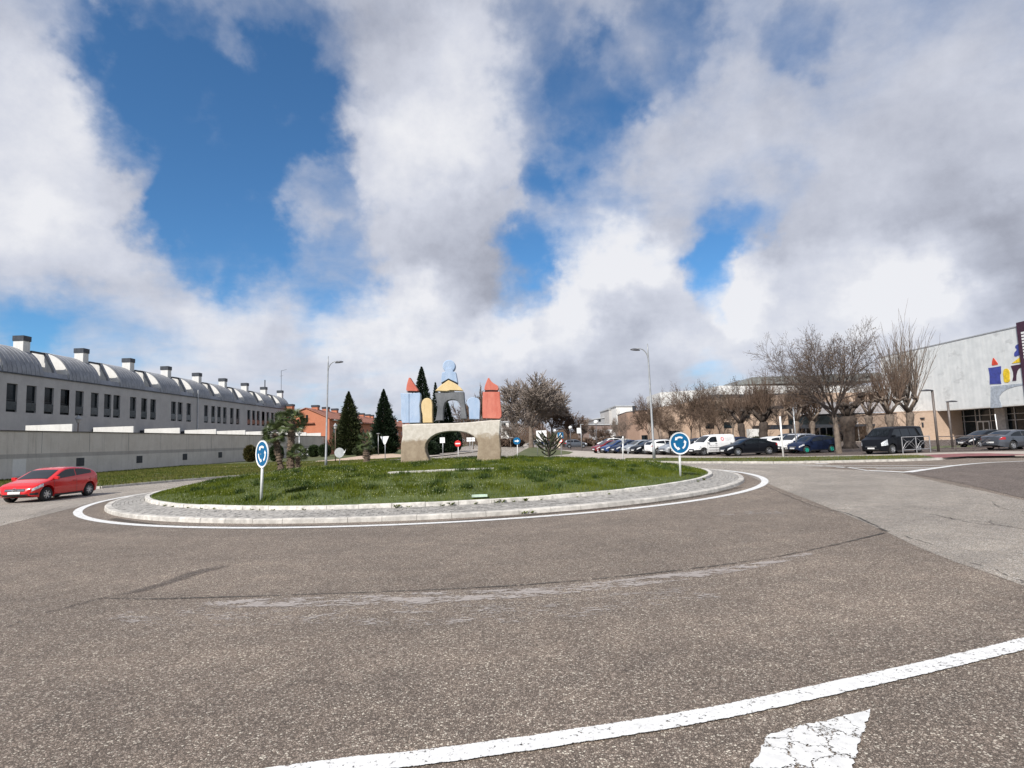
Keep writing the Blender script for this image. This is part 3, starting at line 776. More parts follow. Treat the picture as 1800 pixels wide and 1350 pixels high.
piece('arched_block', [(620, 739), (618, 700), (616, 655), (608, 620), (603, 580), (603, 550), (608, 522), (618, 502), (632, 488), (648, 480), (665, 477), (682, 480), (698, 489), (709, 503), (716, 525), (719, 555), (718, 640), (720, 738)], M_sy, .42, .1, 'yellow arched block')
piece('arched_block', [(1110, 701), (1107, 650), (1104, 600), (1104, 577), (1094, 562), (1084, 545), (1081, 525), (1086, 505), (1098, 489), (1115, 478), (1135, 473), (1155, 471), (1176, 473), (1195, 479), (1211, 490), (1221, 508), (1224, 535), (1223, 580), (1219, 640), (1217, 702)], M_sb, .42, .1, 'blue arched block')
piece('gateway', [(746, 425), (850, 420), (960, 415), (1052, 415), (1056, 480), (1064, 560), (1074, 640), (1083, 698), (1012, 696), (1017, 640), (1022, 585), (1015, 545), (995, 517), (960, 498), (920, 494), (880, 503), (852, 530), (838, 575), (832, 640), (830, 712), (753, 716), (764, 660), (774, 590), (770, 530), (757, 480)], M_sg, .5, .1, 'dark grey gateway arch')
piece('gateway_cap', [(800, 404), (945, 402), (948, 414), (802, 417)], M_plast, .5, .12)
piece('pediment', [(890, 288), (938, 312), (985, 338), (1020, 370), (1046, 402), (980, 398), (910, 396), (872, 406), (810, 404), (750, 401), (782, 368), (820, 335)], M_sy, .42, 0, 'yellow pediment')
piece('pediment_edge_shade', [(818, 318), (890, 276), (985, 320), (983, 334), (940, 309), (890, 286), (820, 332)], M_dk, .4, .05)  # dark strip draws the pediment's shaded thickness
piece('neck', [(868, 160), (924, 160), (936, 182), (940, 200), (966, 206), (974, 240), (982, 285), (988, 320), (890, 275), (812, 320), (815, 260), (822, 208), (855, 200), (858, 182)], M_sb, .42, .0)
piece('head_ball', [(895 + 67 * cos(t * pi / 14), 141 + 66 * sin(t * pi / 14)) for t in range(28)], M_sb, .42, .03, 'blue disc on top', bevel=.03)
mb = MB()
for x, y0, y1 in ((1135, 700, 730), (1165, 702, 729), (1050, 696, 739), (1270, 690, 720), (1425, 694, 713), (790, 714, 748), (420, 741, 757), (560, 738, 752), (660, 736, 750), (512, 407, 430), (1345, 395, 415), (885, 415, 425), (850, 400, 425), (892, 190, 292)):
    p, q = S([(x, y0 - 20), (x, y1 + 5)], SY + .42); mb.tube([q, p], .03, 6)
mb.build('steel_support', mat('galvanised_steel_dark', (.2, .2, .2), .5, .6), cast, world=True)['kind'] = 'stuff'

# ---------------------------------------------------------------- lamps, signs, posts
M_galv = mat('galvanised_steel', (.42, .43, .44), .45, .55, var=.1, scale=6)
M_pole = mat('grey_lamp_paint', (.30, .31, .32), .5, .3, var=.08)
M_lampdk = mat('dark_lamp_paint', (.09, .09, .10), .45, .3)
M_white = mat('white_enamel', (.78, .78, .77), .4, var=.03)
M_blue = mat('sign_blue', (.0, .105, .245), .35, var=.04)
M_red = mat('sign_red', (.55, .02, .02), .35, var=.04)
M_blk = mat('sign_black', (.02, .02, .02), .5)
M_signback = mat('sign_back_grey', (.45, .46, .47), .45, .3, var=.08)
M_globe = mat('opal_globe', (.85, .85, .83), .3, var=.02)
M_glass = mat('dark_window_glass', (.012, .017, .02), .08, var=.3, scale=.4, spec=.22)
def zat(base, u, v): return at(u, v, base.y)
# two tall street lamps with curved arms
def street_lamp(base_uv, top_uv, head_uv, zb, label):
    b0 = G(*base_uv, zb); t0 = zat(b0, *top_uv) - b0; h0 = zat(b0, *head_uv) - b0
    r = thing('street_lamp', label, 'street lamp', b0, group='tall street lamps round the roundabout')
    H = t0.z; lean = t0 / H
    mb = MB(); mb.tube([(0, 0, 0), (0, 0, .9), (0, 0, .95), lean * (H * .93), lean * H], [.13, .12, .10, .06, .035], 12)
    mb.build('pole', M_pole, r, smooth=True)
    mb = MB(); mb.lathe([(0, .02), (.2, .02), (.2, 0), (0, 0)], n=12); mb.build('base_plate', M_pole, r)
    s_ = 1 if h0.x > 0 else -1; a0 = lean * (H * .86)
    pts = []
    for k in range(9):
        t = k / 8; x = a0.x + (h0.x - a0.x) * (t ** 1.5); z = a0.z + (h0.z + .12 - a0.z) * (1 - (1 - t) ** 2.4)
        pts.append((x, 0, z))
    mb = MB(); mb.tube(pts, [.055 - .022 * k / 8 for k in range(9)], 8); mb.build('arm', M_pole, r, smooth=True)
    mb = MB(); mb.lathe([(.02, .15), (.14, .13), (.26, .05), (.29, 0), (.27, -.04), (.12, -.07), (0, -.075)], n=16)
    hd = mb.build('lamp_head', M_lampdk, r, smooth=True); hd.scale = (1.45, .75, .9); hd.location = (h0.x + s_ * .12, 0, h0.z); hd.rotation_euler = (0, -s_ * .1, 0)
    return r
street_lamp((573, 821.5), (577, 626), (594, 637), Z1, 'tall grey street lamp behind the left of the island, its arm pointing right')
street_lamp((1150, 806.5), (1138, 604), (1119, 615), Z1, 'tall grey street lamp on the right verge, its arm pointing left')
def disc(mb, R, y, n=32, cx=0, cz=0, mi=0, r0=0):
    for k in range(n):
        a0, a1 = 2 * pi * k / n, 2 * pi * (k + 1) / n
        if r0: mb.face([(cx + r0 * cos(a0), y, cz + r0 * sin(a0)), (cx + R * cos(a0), y, cz + R * sin(a0)), (cx + R * cos(a1), y, cz + R * sin(a1)), (cx + r0 * cos(a1), y, cz + r0 * sin(a1))], mi)
        else: mb.face([(cx, y, cz), (cx + R * cos(a0), y, cz + R * sin(a0)), (cx + R * cos(a1), y, cz + R * sin(a1))], mi)
def sign_post(name, label, base, top, r=.035, m=None, cat='road sign', group=None, rz=0.0):
    root = thing(name, label, cat, base, rz, group)
    d = Vector(top) - Vector(base); d = Matrix.Rotation(-rz, 3, 'Z') @ d
    mb = MB(); mb.tube([(0, 0, -.05), d], r, 10); mb.build('post', m or M_galv, root, smooth=True)
    return root, d
# blue roundabout signs on the island: plate, rim and three curved arrows
def roundabout_sign(base, top, R, cz, turn, label, rim=.02):
    root, d = sign_post('roundabout_sign', label, base, top, .045, M_white, group='blue roundabout signs on the island')
    c = d * (cz / d.z)
    pl = link('sign_plate', bpy.data.meshes.new('sign_plate'), root)
    mb = MB(); disc(mb, R, 0, 40); 
    mb.lathe([(R, 0), (R + rim, -.012), (R + rim, .02), (R * .98, .03), (0, .03)], n=40, axis='Y', mi=1)
    me = mb.build('sign_plate', [M_blue, M_white], root); bpy.data.objects.remove(pl)
    me.location = (c.x, -.075, c.z); me.rotation_euler = (0, 0, turn)
    mb = MB(); disc(mb, R, -.003, 40, r0=R * .93); mb.build('rim', M_white, me)
    for k in range(3):
        a0 = radians(58 + 120 * k); mb = MB(); n_ = 9; sw = radians(66)
        for j in range(n_):
            p0, p1 = a0 + sw * j / n_, a0 + sw * (j + 1) / n_
            r1, r2 = R * .47, R * .63
            mb.face([(r1 * cos(p0), -.006, r1 * sin(p0)), (r2 * cos(p0), -.006, r2 * sin(p0)), (r2 * cos(p1), -.006, r2 * sin(p1)), (r1 * cos(p1), -.006, r1 * sin(p1))])
        pe = a0 + sw; ph = pe + radians(27)
        mb.face([(R * .37 * cos(pe), -.006, R * .37 * sin(pe)), (R * .73 * cos(pe), -.006, R * .73 * sin(pe)), (R * .56 * cos(ph), -.006, R * .56 * sin(ph))])
        mb.build('arrow', M_white, me)
    mb = MB(); mb.box((0, .02, 0), (.14, .05, .05)); cl = mb.build('clamp', M_galv, root); cl.location = (c.x, -.02, c.z)
    mb = MB(); mb.lathe([(.05, 0), (.05, .05), (.02, .07), (0, .07)], n=10); cp = mb.build('post_cap', M_white, root); cp.location = tuple(d)
    return root
bL = Gm(459, 880); tL = at(463, 778, bL.y + .0)
s1 = roundabout_sign(bL, tL, .43, at(458, 798, bL.y).z - bL.z, radians(-62) + .35, 'blue roundabout sign turned partly away at the left front of the island')
bR = Gm(1196, 838); tR = at(1193.5, 764.5, bR.y)
s2 = roundabout_sign(bR, tR, .43, at(1193, 779, bR.y).z - bR.z, radians(12), 'blue roundabout sign facing the camera at the right end of the island')
# other signs
def simple_pole(u, v, vt, zb=Z1, ut=None, r=.04, name='sign_post', label='', cat='post', m=None, group=None):
    b0 = G(u, v, zb); t0 = at(ut if ut else u, vt, b0.y)
    return sign_post(name, label, b0, t0, r, m or M_galv, cat, group)
def plate(root, pts, y, m, name='sign_plate', th=.02, label=None):
    mb = MB(); mb.prism([(x, y, z) for x, z in pts], (0, th, 0)); o = mb.build(name, m, root, fix=True)
    if label: o['label'] = label
    return o
def circ(R, cz, n=24, cx=0): return [(cx + R * cos(2 * pi * k / n), cz + R * sin(2 * pi * k / n)) for k in range(n)]
r_, d = simple_pole(597, 819, 787, label='round sign seen from behind, grey, in front of the sandy path', name='round_sign', cat='road sign')
sc = 1030 / r_.location.y; R = 8.6 / sc
plate(r_, circ(R, d.z - R), -.07, M_signback); plate(r_, [(R * .8, d.z - R * 1.15), (R * 1.35, d.z - R * .3), (R * 1.1, d.z - R * 1.1)], -.09, M_white, 'loose_tag')
r_, d = simple_pole(677, 814, 767, label='white downward triangle sign seen from behind, left of the sculpture', name='yield_sign', cat='road sign')
sc = 1030 / r_.location.y; w_ = 7.5 / sc
plate(r_, [(-w_, d.z), (w_, d.z), (w_ * .9, d.z - .12), (.08, d.z - 14 / sc), (-.08, d.z - 14 / sc), (-w_ * .9, d.z - .12)], -.07, M_white)
r_, d = simple_pole(778.5, 808, 769, label='white square sign back seen through the left of the arch', name='square_sign', cat='road sign')
sc = 1030 / r_.location.y; plate(r_, [(-4.3 / sc, d.z), (4.3 / sc, d.z), (4.3 / sc, d.z - 9.5 / sc), (-4.3 / sc, d.z - 9.5 / sc)], -.07, M_white)
r_, d = simple_pole(805.5, 808, 774, label='red no entry sign seen through the arch', name='no_entry_sign', cat='road sign', m=M_white)
sc = 1030 / r_.location.y; R = 5.6 / sc
plate(r_, circ(R, d.z - R), -.07, M_red); plate(r_, [(-R * .72, d.z - R * 1.2), (R * .72, d.z - R * 1.2), (R * .72, d.z - R * .82), (-R * .72, d.z - R * .82)], -.078, M_white, 'white_bar', .006)
r_, d = simple_pole(826, 797, 769, label='two white direction panels on twin posts seen through the right of the arch', name='direction_sign', cat='road sign')
sc = 1030 / r_.location.y
mb = MB(); mb.tube([(5 / sc, 0, 0), (5 / sc, 0, d.z)], .04, 8); mb.build('post', M_galv, r_)
for k, (x0, x1, z0, z1) in enumerate(((-5, 3.6, 0, 3.2), (4.2, 9.5, 0, 3.2), (-5, 3.6, 3.7, 7), (4.2, 9.5, 3.7, 7))):
    plate(r_, [(x0 / sc, d.z - z0 / sc), (x1 / sc, d.z - z0 / sc), (x1 / sc, d.z - z1 / sc), (x0 / sc, d.z - z1 / sc)], -.07, M_white, 'panel')
r_, d = simple_pole(909.5, 806, 769, label='round blue sign with a white arrow pointing right, beside the far road', name='keep_right_sign', cat='road sign', m=M_white)
sc = 1030 / r_.location.y; R = 6.3 / sc; cz = d.z - R * .95
plate(r_, circ(R, cz), -.07, M_blue); q = R
plate(r_, [(-q * .6, cz + .12 * q), (q * .1, cz + .12 * q), (q * .1, cz + .42 * q), (q * .65, cz - .02 * q), (q * .1, cz - .45 * q), (q * .1, cz - .18 * q), (-q * .6, cz - .18 * q)], -.078, M_white, 'arrow', .006)
r_, d = simple_pole(986.5, 802, 760, label='square blue pedestrian crossing sign above a small round sign', name='pedestrian_crossing_sign', cat='road sign')
sc = 1030 / r_.location.y; w_ = 5.2 / sc; cz = d.z - w_
plate(r_, [(-w_, cz - w_), (w_, cz - w_), (w_, cz + w_), (-w_, cz + w_)], -.07, M_blue)
plate(r_, [(-w_ * .78, cz - w_ * .7), (w_ * .78, cz - w_ * .7), (0, cz + w_ * .8)], -.078, M_white, 'white_triangle', .006)
plate(r_, [(-w_ * .3, cz - w_ * .6), (-w_ * .12, cz - w_ * .6), (w_ * .02, cz - w_ * .2), (w_ * .2, cz - w_ * .6), (w_ * .36, cz - w_ * .6), (w_ * .14, cz + w_ * .1), (w_ * .1, cz + w_ * .35), (-w_ * .1, cz + w_ * .35), (-w_ * .1, cz)], -.084, M_blk, 'walking_figure', .005)
R = 3.7 / sc; plate(r_, circ(R, cz - w_ - R * 1.1), -.07, M_red, 'round_plate'); plate(r_, circ(R * .68, cz - w_ - R * 1.1), -.078, M_white, 'plate_centre', .006)
plate(r_, [(-6.5 / sc, .9), (-1 / sc, .9), (-1 / sc, 2.6), (-6.5 / sc, 2.6)], -.05, mat('beige_board', (.5, .42, .32), .8), 'board')
# town name board behind the small conifer
r_, d = simple_pole(945, 800, 757, label='large white notice board with thin dark lines behind the small araucaria', name='notice_board', cat='sign board')
sc = 1030 / r_.location.y
mb = MB(); mb.tube([(12 / sc, 0, 0), (12 / sc, 0, d.z)], .04, 8); mb.build('post', M_galv, r_)
x0, x1, z1 = -1 / sc, 17 / sc, d.z
for a_, c_, nm in ((0, 5.6, 'top_panel'), (6.2, 19, 'lower_panel')):
    plate(r_, [(x0, z1 - a_ / sc), (x1, z1 - a_ / sc), (x1, z1 - c_ / sc), (x0, z1 - c_ / sc)], -.07, M_white, nm)
for k in range(4):
    zz = z1 - (8.5 + k * 2.6) / sc; plate(r_, [(x0 + .15, zz), (x1 - .3 - .1 * k, zz), (x1 - .3 - .1 * k, zz - .5 / sc), (x0 + .15, zz - .5 / sc)], -.078, mat('faded_print', (.42, .33, .36), .6), 'print_line', .006)
# slim posts
r_, d = simple_pole(1095, 808, 767, label='slim white post with a small plate at the right back of the island', name='marker_post', m=M_white, r=.05)
sc = 1030 / r_.location.y; plate(r_, [(-2.2 / sc, d.z - 3 / sc), (3 / sc, d.z - 3 / sc), (3 / sc, d.z - 13 / sc), (1 / sc, d.z - 13 / sc)], -.06, M_signback, 'plate')
simple_pole(1377, 803, 732, ut=1371, label='slim white pole in front of the black saloon car', name='slim_pole', m=M_white, r=.06)
simple_pole(1401, 797, 716, ut=1394, label='slim grey pole in front of the dark hatchback', name='slim_pole', m=M_galv, r=.05)
simple_pole(1756, 776, 728, ut=1749, label='short pale pole before the glazed front of the hall', name='slim_pole', m=M_white, r=.045)
simple_pole(1511, 776, 740, ut=1507, label='thin pole behind the nose of the black van', name='slim_pole', m=M_galv, r=.05)
for u, v, vt, lb in ((1051, 797.5, 790, 'left of the white estate car'), (1081, 795.5, 789, 'beside the dark red car'), (1104, 799.6, 794, 'right of the white marker post')):
    simple_pole(u, v, vt, label='knee high steel bollard at the car park edge ' + lb, name='bollard', cat='bollard', group='bollards along the car park edge', r=.05)
# flat-headed park lamps on the left verge, lantern lamps, globe lamps
def flat_lamp(u, v, vt, label, w=3.2, ut=None):
    r_, d = simple_pole(u, v, vt, ut=ut, label=label, name='park_lamp', cat='park lamp', group='flat topped park lamps on the left verge', r=.05)
    w_ = w / (1030 / r_.location.y)
    mb = MB(); mb.lathe([(0, .06), (w_, .03), (w_, -.06), (.1, -.12), (.1, -.3), (0, -.3)], n=16); o = mb.build('lamp_head', M_galv, r_, smooth=False); o.location = d
flat_lamp(665, 800, 762, 'flat topped park lamp nearest the left of the white triangle sign')
flat_lamp(654.5, 798, 766, 'flat topped park lamp behind the leaning one, by the right hand conifer', 2.4)
flat_lamp(526, 816, 761.5, 'flat topped park lamp behind the small palm', 4)
def lantern(u, v, vt, label, hh, ut=None, zb=Z1):
    r_, d = simple_pole(u, v, vt, ut=ut, zb=zb, label=label, name='lantern_lamp', cat='lantern lamp', m=mat('brown_lamp_paint', (.13, .085, .06), .6), r=.06)
    s_ = hh / (1030 / r_.location.y)
    mb = MB(); mb.lathe([(.09, -s_), (.13, -s_ * .97), (.2 * s_ * 1.6, -s_ * .45)], n=8); o = mb.build('glass_body', mat('frosted_lantern_glass', (.45, .42, .4), .3), r_); o.location = d
    mb = MB(); mb.lathe([(.40 * s_, -s_ * .45), (.38 * s_, -s_ * .36), (.2 * s_, -s_ * .12), (.08, 0), (.05, .08), (0, .1)], n=12); o = mb.build('cap', M_pole, r_); o.location = d
lantern(134.5, 829, 731, 'classic lantern lamp standing behind the red car', 13, 138)
lantern(589.5, 812, 745, 'brown lantern lamp in front of the left conifer', 9)
def globe(u, v, uc, vc, Rp, label):
    b0 = G(u, v, Z1); c = at(uc, vc, b0.y); R = Rp / (1030 / b0.y)
    root, d = sign_post('globe_lamp', label, b0, c - Vector((0, 0, R)), .06, M_lampdk, 'globe lamp', 'white globe lamps by the car park')
    mb = MB(); mb.lathe([(R * sin(pi * k / 10), -R * cos(pi * k / 10)) for k in range(11)], n=18); o = mb.build('globe', M_globe, root, smooth=True); o.location = d + Vector((0, 0, R))
globe(1003.5, 790, 1002.5, 751.5, 3.0, 'white globe lamp left of the hanging white banner')
globe(1049, 787, 1047.5, 742, 3.7, 'largest and highest white globe lamp above the parked cars')
globe(976, 788, 975.5, 757, 2.2, 'smallest white globe lamp just left of the pedestrian crossing sign')
r_, d = simple_pole(1023, 791, 746, ut=1020.5, label='grey lamp post with a short arm and a white banner beside it', name='banner_lamp', cat='lamp post', r=.07)
sc = 1030 / r_.location.y
mb = MB(); mb.box((2 / sc, 0, 0), (6 / sc, .2, .9 / sc)); o = mb.build('lamp_head', M_galv, r_); o.location = d
plate(r_, [(-7.5 / sc, d.z - 6 / sc), (-1.2 / sc, d.z - 6 / sc), (-1.2 / sc, d.z - 15.5 / sc), (-7.5 / sc, d.z - 15.5 / sc)], -.05, M_white, 'banner')
for u, vb, vt, lab in ((1046, 783, 757, 'narrow white banner on a thin pole left of the red car'), (1075, 783, 755, 'white banner on a thin pole above the white cars')):
    r_, d = simple_pole(u - 2, vb, vt, label=lab, name='banner_pole', cat='banner', r=.05, group='small white banners in the car park')
    sc = 1030 / r_.location.y; plate(r_, [(.05, d.z - 1 / sc), (3.6 / sc, d.z - 1 / sc), (3.6 / sc, d.z - 7 / sc), (.05, d.z - 7 / sc)], -.03, M_white, 'banner')
def car_park_lamp(u, v, ut, vt, uh, label):
    r_, d = simple_pole(u, v, vt, ut=ut, label=label, name='side_lamp', cat='lamp post', m=mat('bronze_lamp_paint', (.13, .11, .10), .55, .3), r=.085)
    sc = 1030 / r_.location.y; x = (uh - ut) / sc
    mb = MB(); mb.tube([(0, 0, 0), (x * .35, 0, .02)], .04, 6); o = mb.build('arm', M_lampdk, r_); o.location = d
    mb = MB(); mb.lathe([(0, .09), (.3, .06), (.5, 0), (.4, -.05), (0, -.06)], n=14); o = mb.build('lamp_head', M_lampdk, r_, smooth=True); o.location = d + Vector((x * .68, 0, .0)); o.scale = (1.0, .45, 1)
car_park_lamp(1650, 794, 1638.5, 686, 1624, 'bronze lamp post with its head pointing left before the white hall')
car_park_lamp(1675, 789, 1665.5, 706, 1676, 'smaller bronze lamp post with its head pointing right before the white hall')
# guard rails by the red paving
M_rail = mat('rail_steel', (.33, .33, .34), .5, .5); M_raild = mat('rail_brown', (.11, .09, .085), .6, .3)
def barrier(u0, v0, u1, v1, h, n, m, label, arches=True):
    a_, b_ = G(u0, v0, Z1), G(u1, v1, Z1); L = (b_ - a_).length
    root = thing('guard_rail', label, 'railing', a_, atan2(b_.y - a_.y, b_.x - a_.x), 'guard rails by the red paving')
    for k in range(n + 1):
        mb = MB(); mb.tube([(0, 0, 0), (0, 0, h)], .035, 8); o = mb.build('post', m, root); o.location = (L * k / n, 0, 0)
    for z in (h, .22 * h):
        mb = MB(); mb.tube([(0, 0, z), (L, 0, z)], .032, 8); mb.build('rail', m, root)
    if arches:
        for k in range(n):
            x0, x1 = L * k / n, L * (k + 1) / n; w = (x1 - x0)
            mb = MB(); mb.tube([(x0 + w * t / 10, 0, .25 * h + .5 * h * sin(pi * t / 10)) for t in range(11)], .015, 5); mb.build('curved_bar', m, root)
            mb = MB(); mb.tube([(x0 + w * .1, 0, .28 * h), (x0 + w * .9, 0, .9 * h)], .012, 5); mb.tube([(x0 + w * .1, 0, .9 * h), (x0 + w * .9, 0, .28 * h)], .012, 5); mb.build('cross_bars', m, root)['kind'] = 'stuff'
barrier(1587.5, 797.5, 1636, 795, 1.18, 2, M_rail, 'galvanised guard rail in front of the tail of the black van')
barrier(1650, 794, 1713, 792.5, 1.1, 2, M_raild, 'dark guard rail right of the van, left section')
barrier(1713, 792.5, 1800, 790, 1.1, 2, M_raild, 'dark guard rail before the parked saloons, right section')
# ---------------------------------------------------------------- left: boundary wall
def wallmat(name, c1, c2, drip=.5, rough=.9):
    m = bpy.data.materials.new(name); m.use_nodes = True
    n = NB(m.node_tree); bs = m.node_tree.nodes['Principled BSDF']
    tcn = n.n('ShaderNodeTexCoord'); v = tcn.outputs['Object']
    c = n.mix(n.rng(n.noise(v, .55, 8, .68), .3, .7), c1, c2)
    c = n.mix(n.math('MULTIPLY', n.rng(n.noise(n.vmath('MULTIPLY', v, (2.2, 2.2, .16)), 1, 6, .7), .5, .75), drip), c, tuple(x * .5 for x in c1))
    c = n.mix(n.math('MULTIPLY', n.rng(n.noise(v, 9, 5, .7), .4, .7), .18), c, tuple(x * .6 for x in c1))
    n.lk(c, bs.inputs['Base Color']); bs.inputs['Roughness'].default_value = rough
    bp = n.n('ShaderNodeBump'); bp.inputs['Strength'].default_value = .3; bp.inputs['Distance'].default_value = .03
    n.lk(n.noise(v, 8, 6, .7), bp.inputs['Height']); n.lk(bp.outputs[0], bs.inputs['Normal'])
    return m
M_wall = wallmat('stained_grey_render', (.60, .53, .46), (.70, .63, .56), .5)
M_wall2 = wallmat('lower_grey_render', (.58, .53, .47), (.67, .62, .56), .35)
M_render = wallmat('pale_building_render', (.38, .365, .355), (.45, .435, .42), .12)
M_whitew = wallmat('white_render', (.60, .59, .565), (.69, .68, .655), .4)
M_zinc = mat('zinc_roof_sheet', (.23, .235, .25), .5, .35, var=.10, scale=1.2)
M_zincl = mat('zinc_seam', (.34, .35, .37), .4, .5)
M_dkmetal = mat('dark_metal_cap', (.045, .05, .06), .5, .4)
M_dkfr = mat('dark_window_frame', (.03, .033, .04), .5, .2)
bw = thing('boundary_wall', 'long stained grey boundary wall between the left verge and the barrel roofed houses', 'wall', (-45, 50, 0))
WX, WT = -45.0, 4.42
mb = MB(); mb.box2((WX - .3, 20, 2.36), (WX, 149, WT)); mb.build('upper_wall', M_wall, bw, world=True)
mb = MB(); mb.box2((WX - .3, 20, 0), (WX + .05, 149, 1.96)); mb.build('lower_wall', M_wall2, bw, world=True)
mb = MB(); mb.box2((WX - .3, 20, 1.96), (WX + .025, 149, 2.36)); mb.build('band', wallmat('band_render', (.40, .36, .325), (.47, .43, .39), .4), bw, world=True)
mb = MB(); mb.box2((WX - .36, 20, WT), (WX + .09, 149, WT + .09)); mb.build('coping', mat('coping_dark', (.10, .085, .08), .85), bw, world=True)
for u, v in ((141, 812), (245, 807.5), (325, 803), (387, 799.5), (60, 816)):
    p = atX(u, v, WX + .05)
    if u == 60: continue
    mb = MB(); mb.box2((WX + .0, p.y - .55, p.z - .42), (WX + .075, p.y + .55, p.z + .42)); mb.build('vent_grille', M_dkmetal, bw, world=True)
p0, p1 = atX(21, 841, WX + .06), atX(46, 811, WX + .06)
mb = MB(); mb.box2((WX + .02, p0.y, .35), (WX + .062, p1.y, 1.9)); mb.build('repainted_patch', mat('fresh_grey_paint', (.74, .71, .67), .8, var=.02), bw, world=True)
for y in np.arange(56, 148, 6.3):
    mb = MB(); mb.box2((WX - .01, y, 2.4), (WX + .004, y + .03, WT)); mb.build('render_joint', M_dkmetal, bw, world=True)
# ---------------------------------------------------------------- left: row of barrel-roofed houses
FX, EV, PER, BL = -54.5, 11.2, 9.44, 5.5
RA, RB, RC = 3.9, 3.7, -58.45
win_u = [16, 50.6, 82, 110, 136, 163, 186, 202, 231, 250.6, 266.5, 280, 302.5, 314, 329.5, 342, 360, 372.5, 383, 393, 405.5, 416, 426, 435.5, 444, 452, 460.5, 469, 477, 484]
win_y = [54.5 * 1030 / (900 - u) for u in win_u] + [57.0, 59.6]
def arc_pt(t, sc=1.0):          # t 0 at the eave, 1 at the crest
    a = t * pi / 2
    return RC + (RA * sc) * cos(a), EV + (RB * sc) * sin(a)
ordn = ['nearest to the camera, cut by the left edge of the view', 'with the first chimney from the left', 'with the second chimney from the left', 'with the third chimney from the left', 'with the fourth chimney from the left', 'with the fifth chimney from the left', 'with the sixth chimney from the left', 'with the seventh chimney and a thin pipe', 'at the far end of the row beside the brick houses']
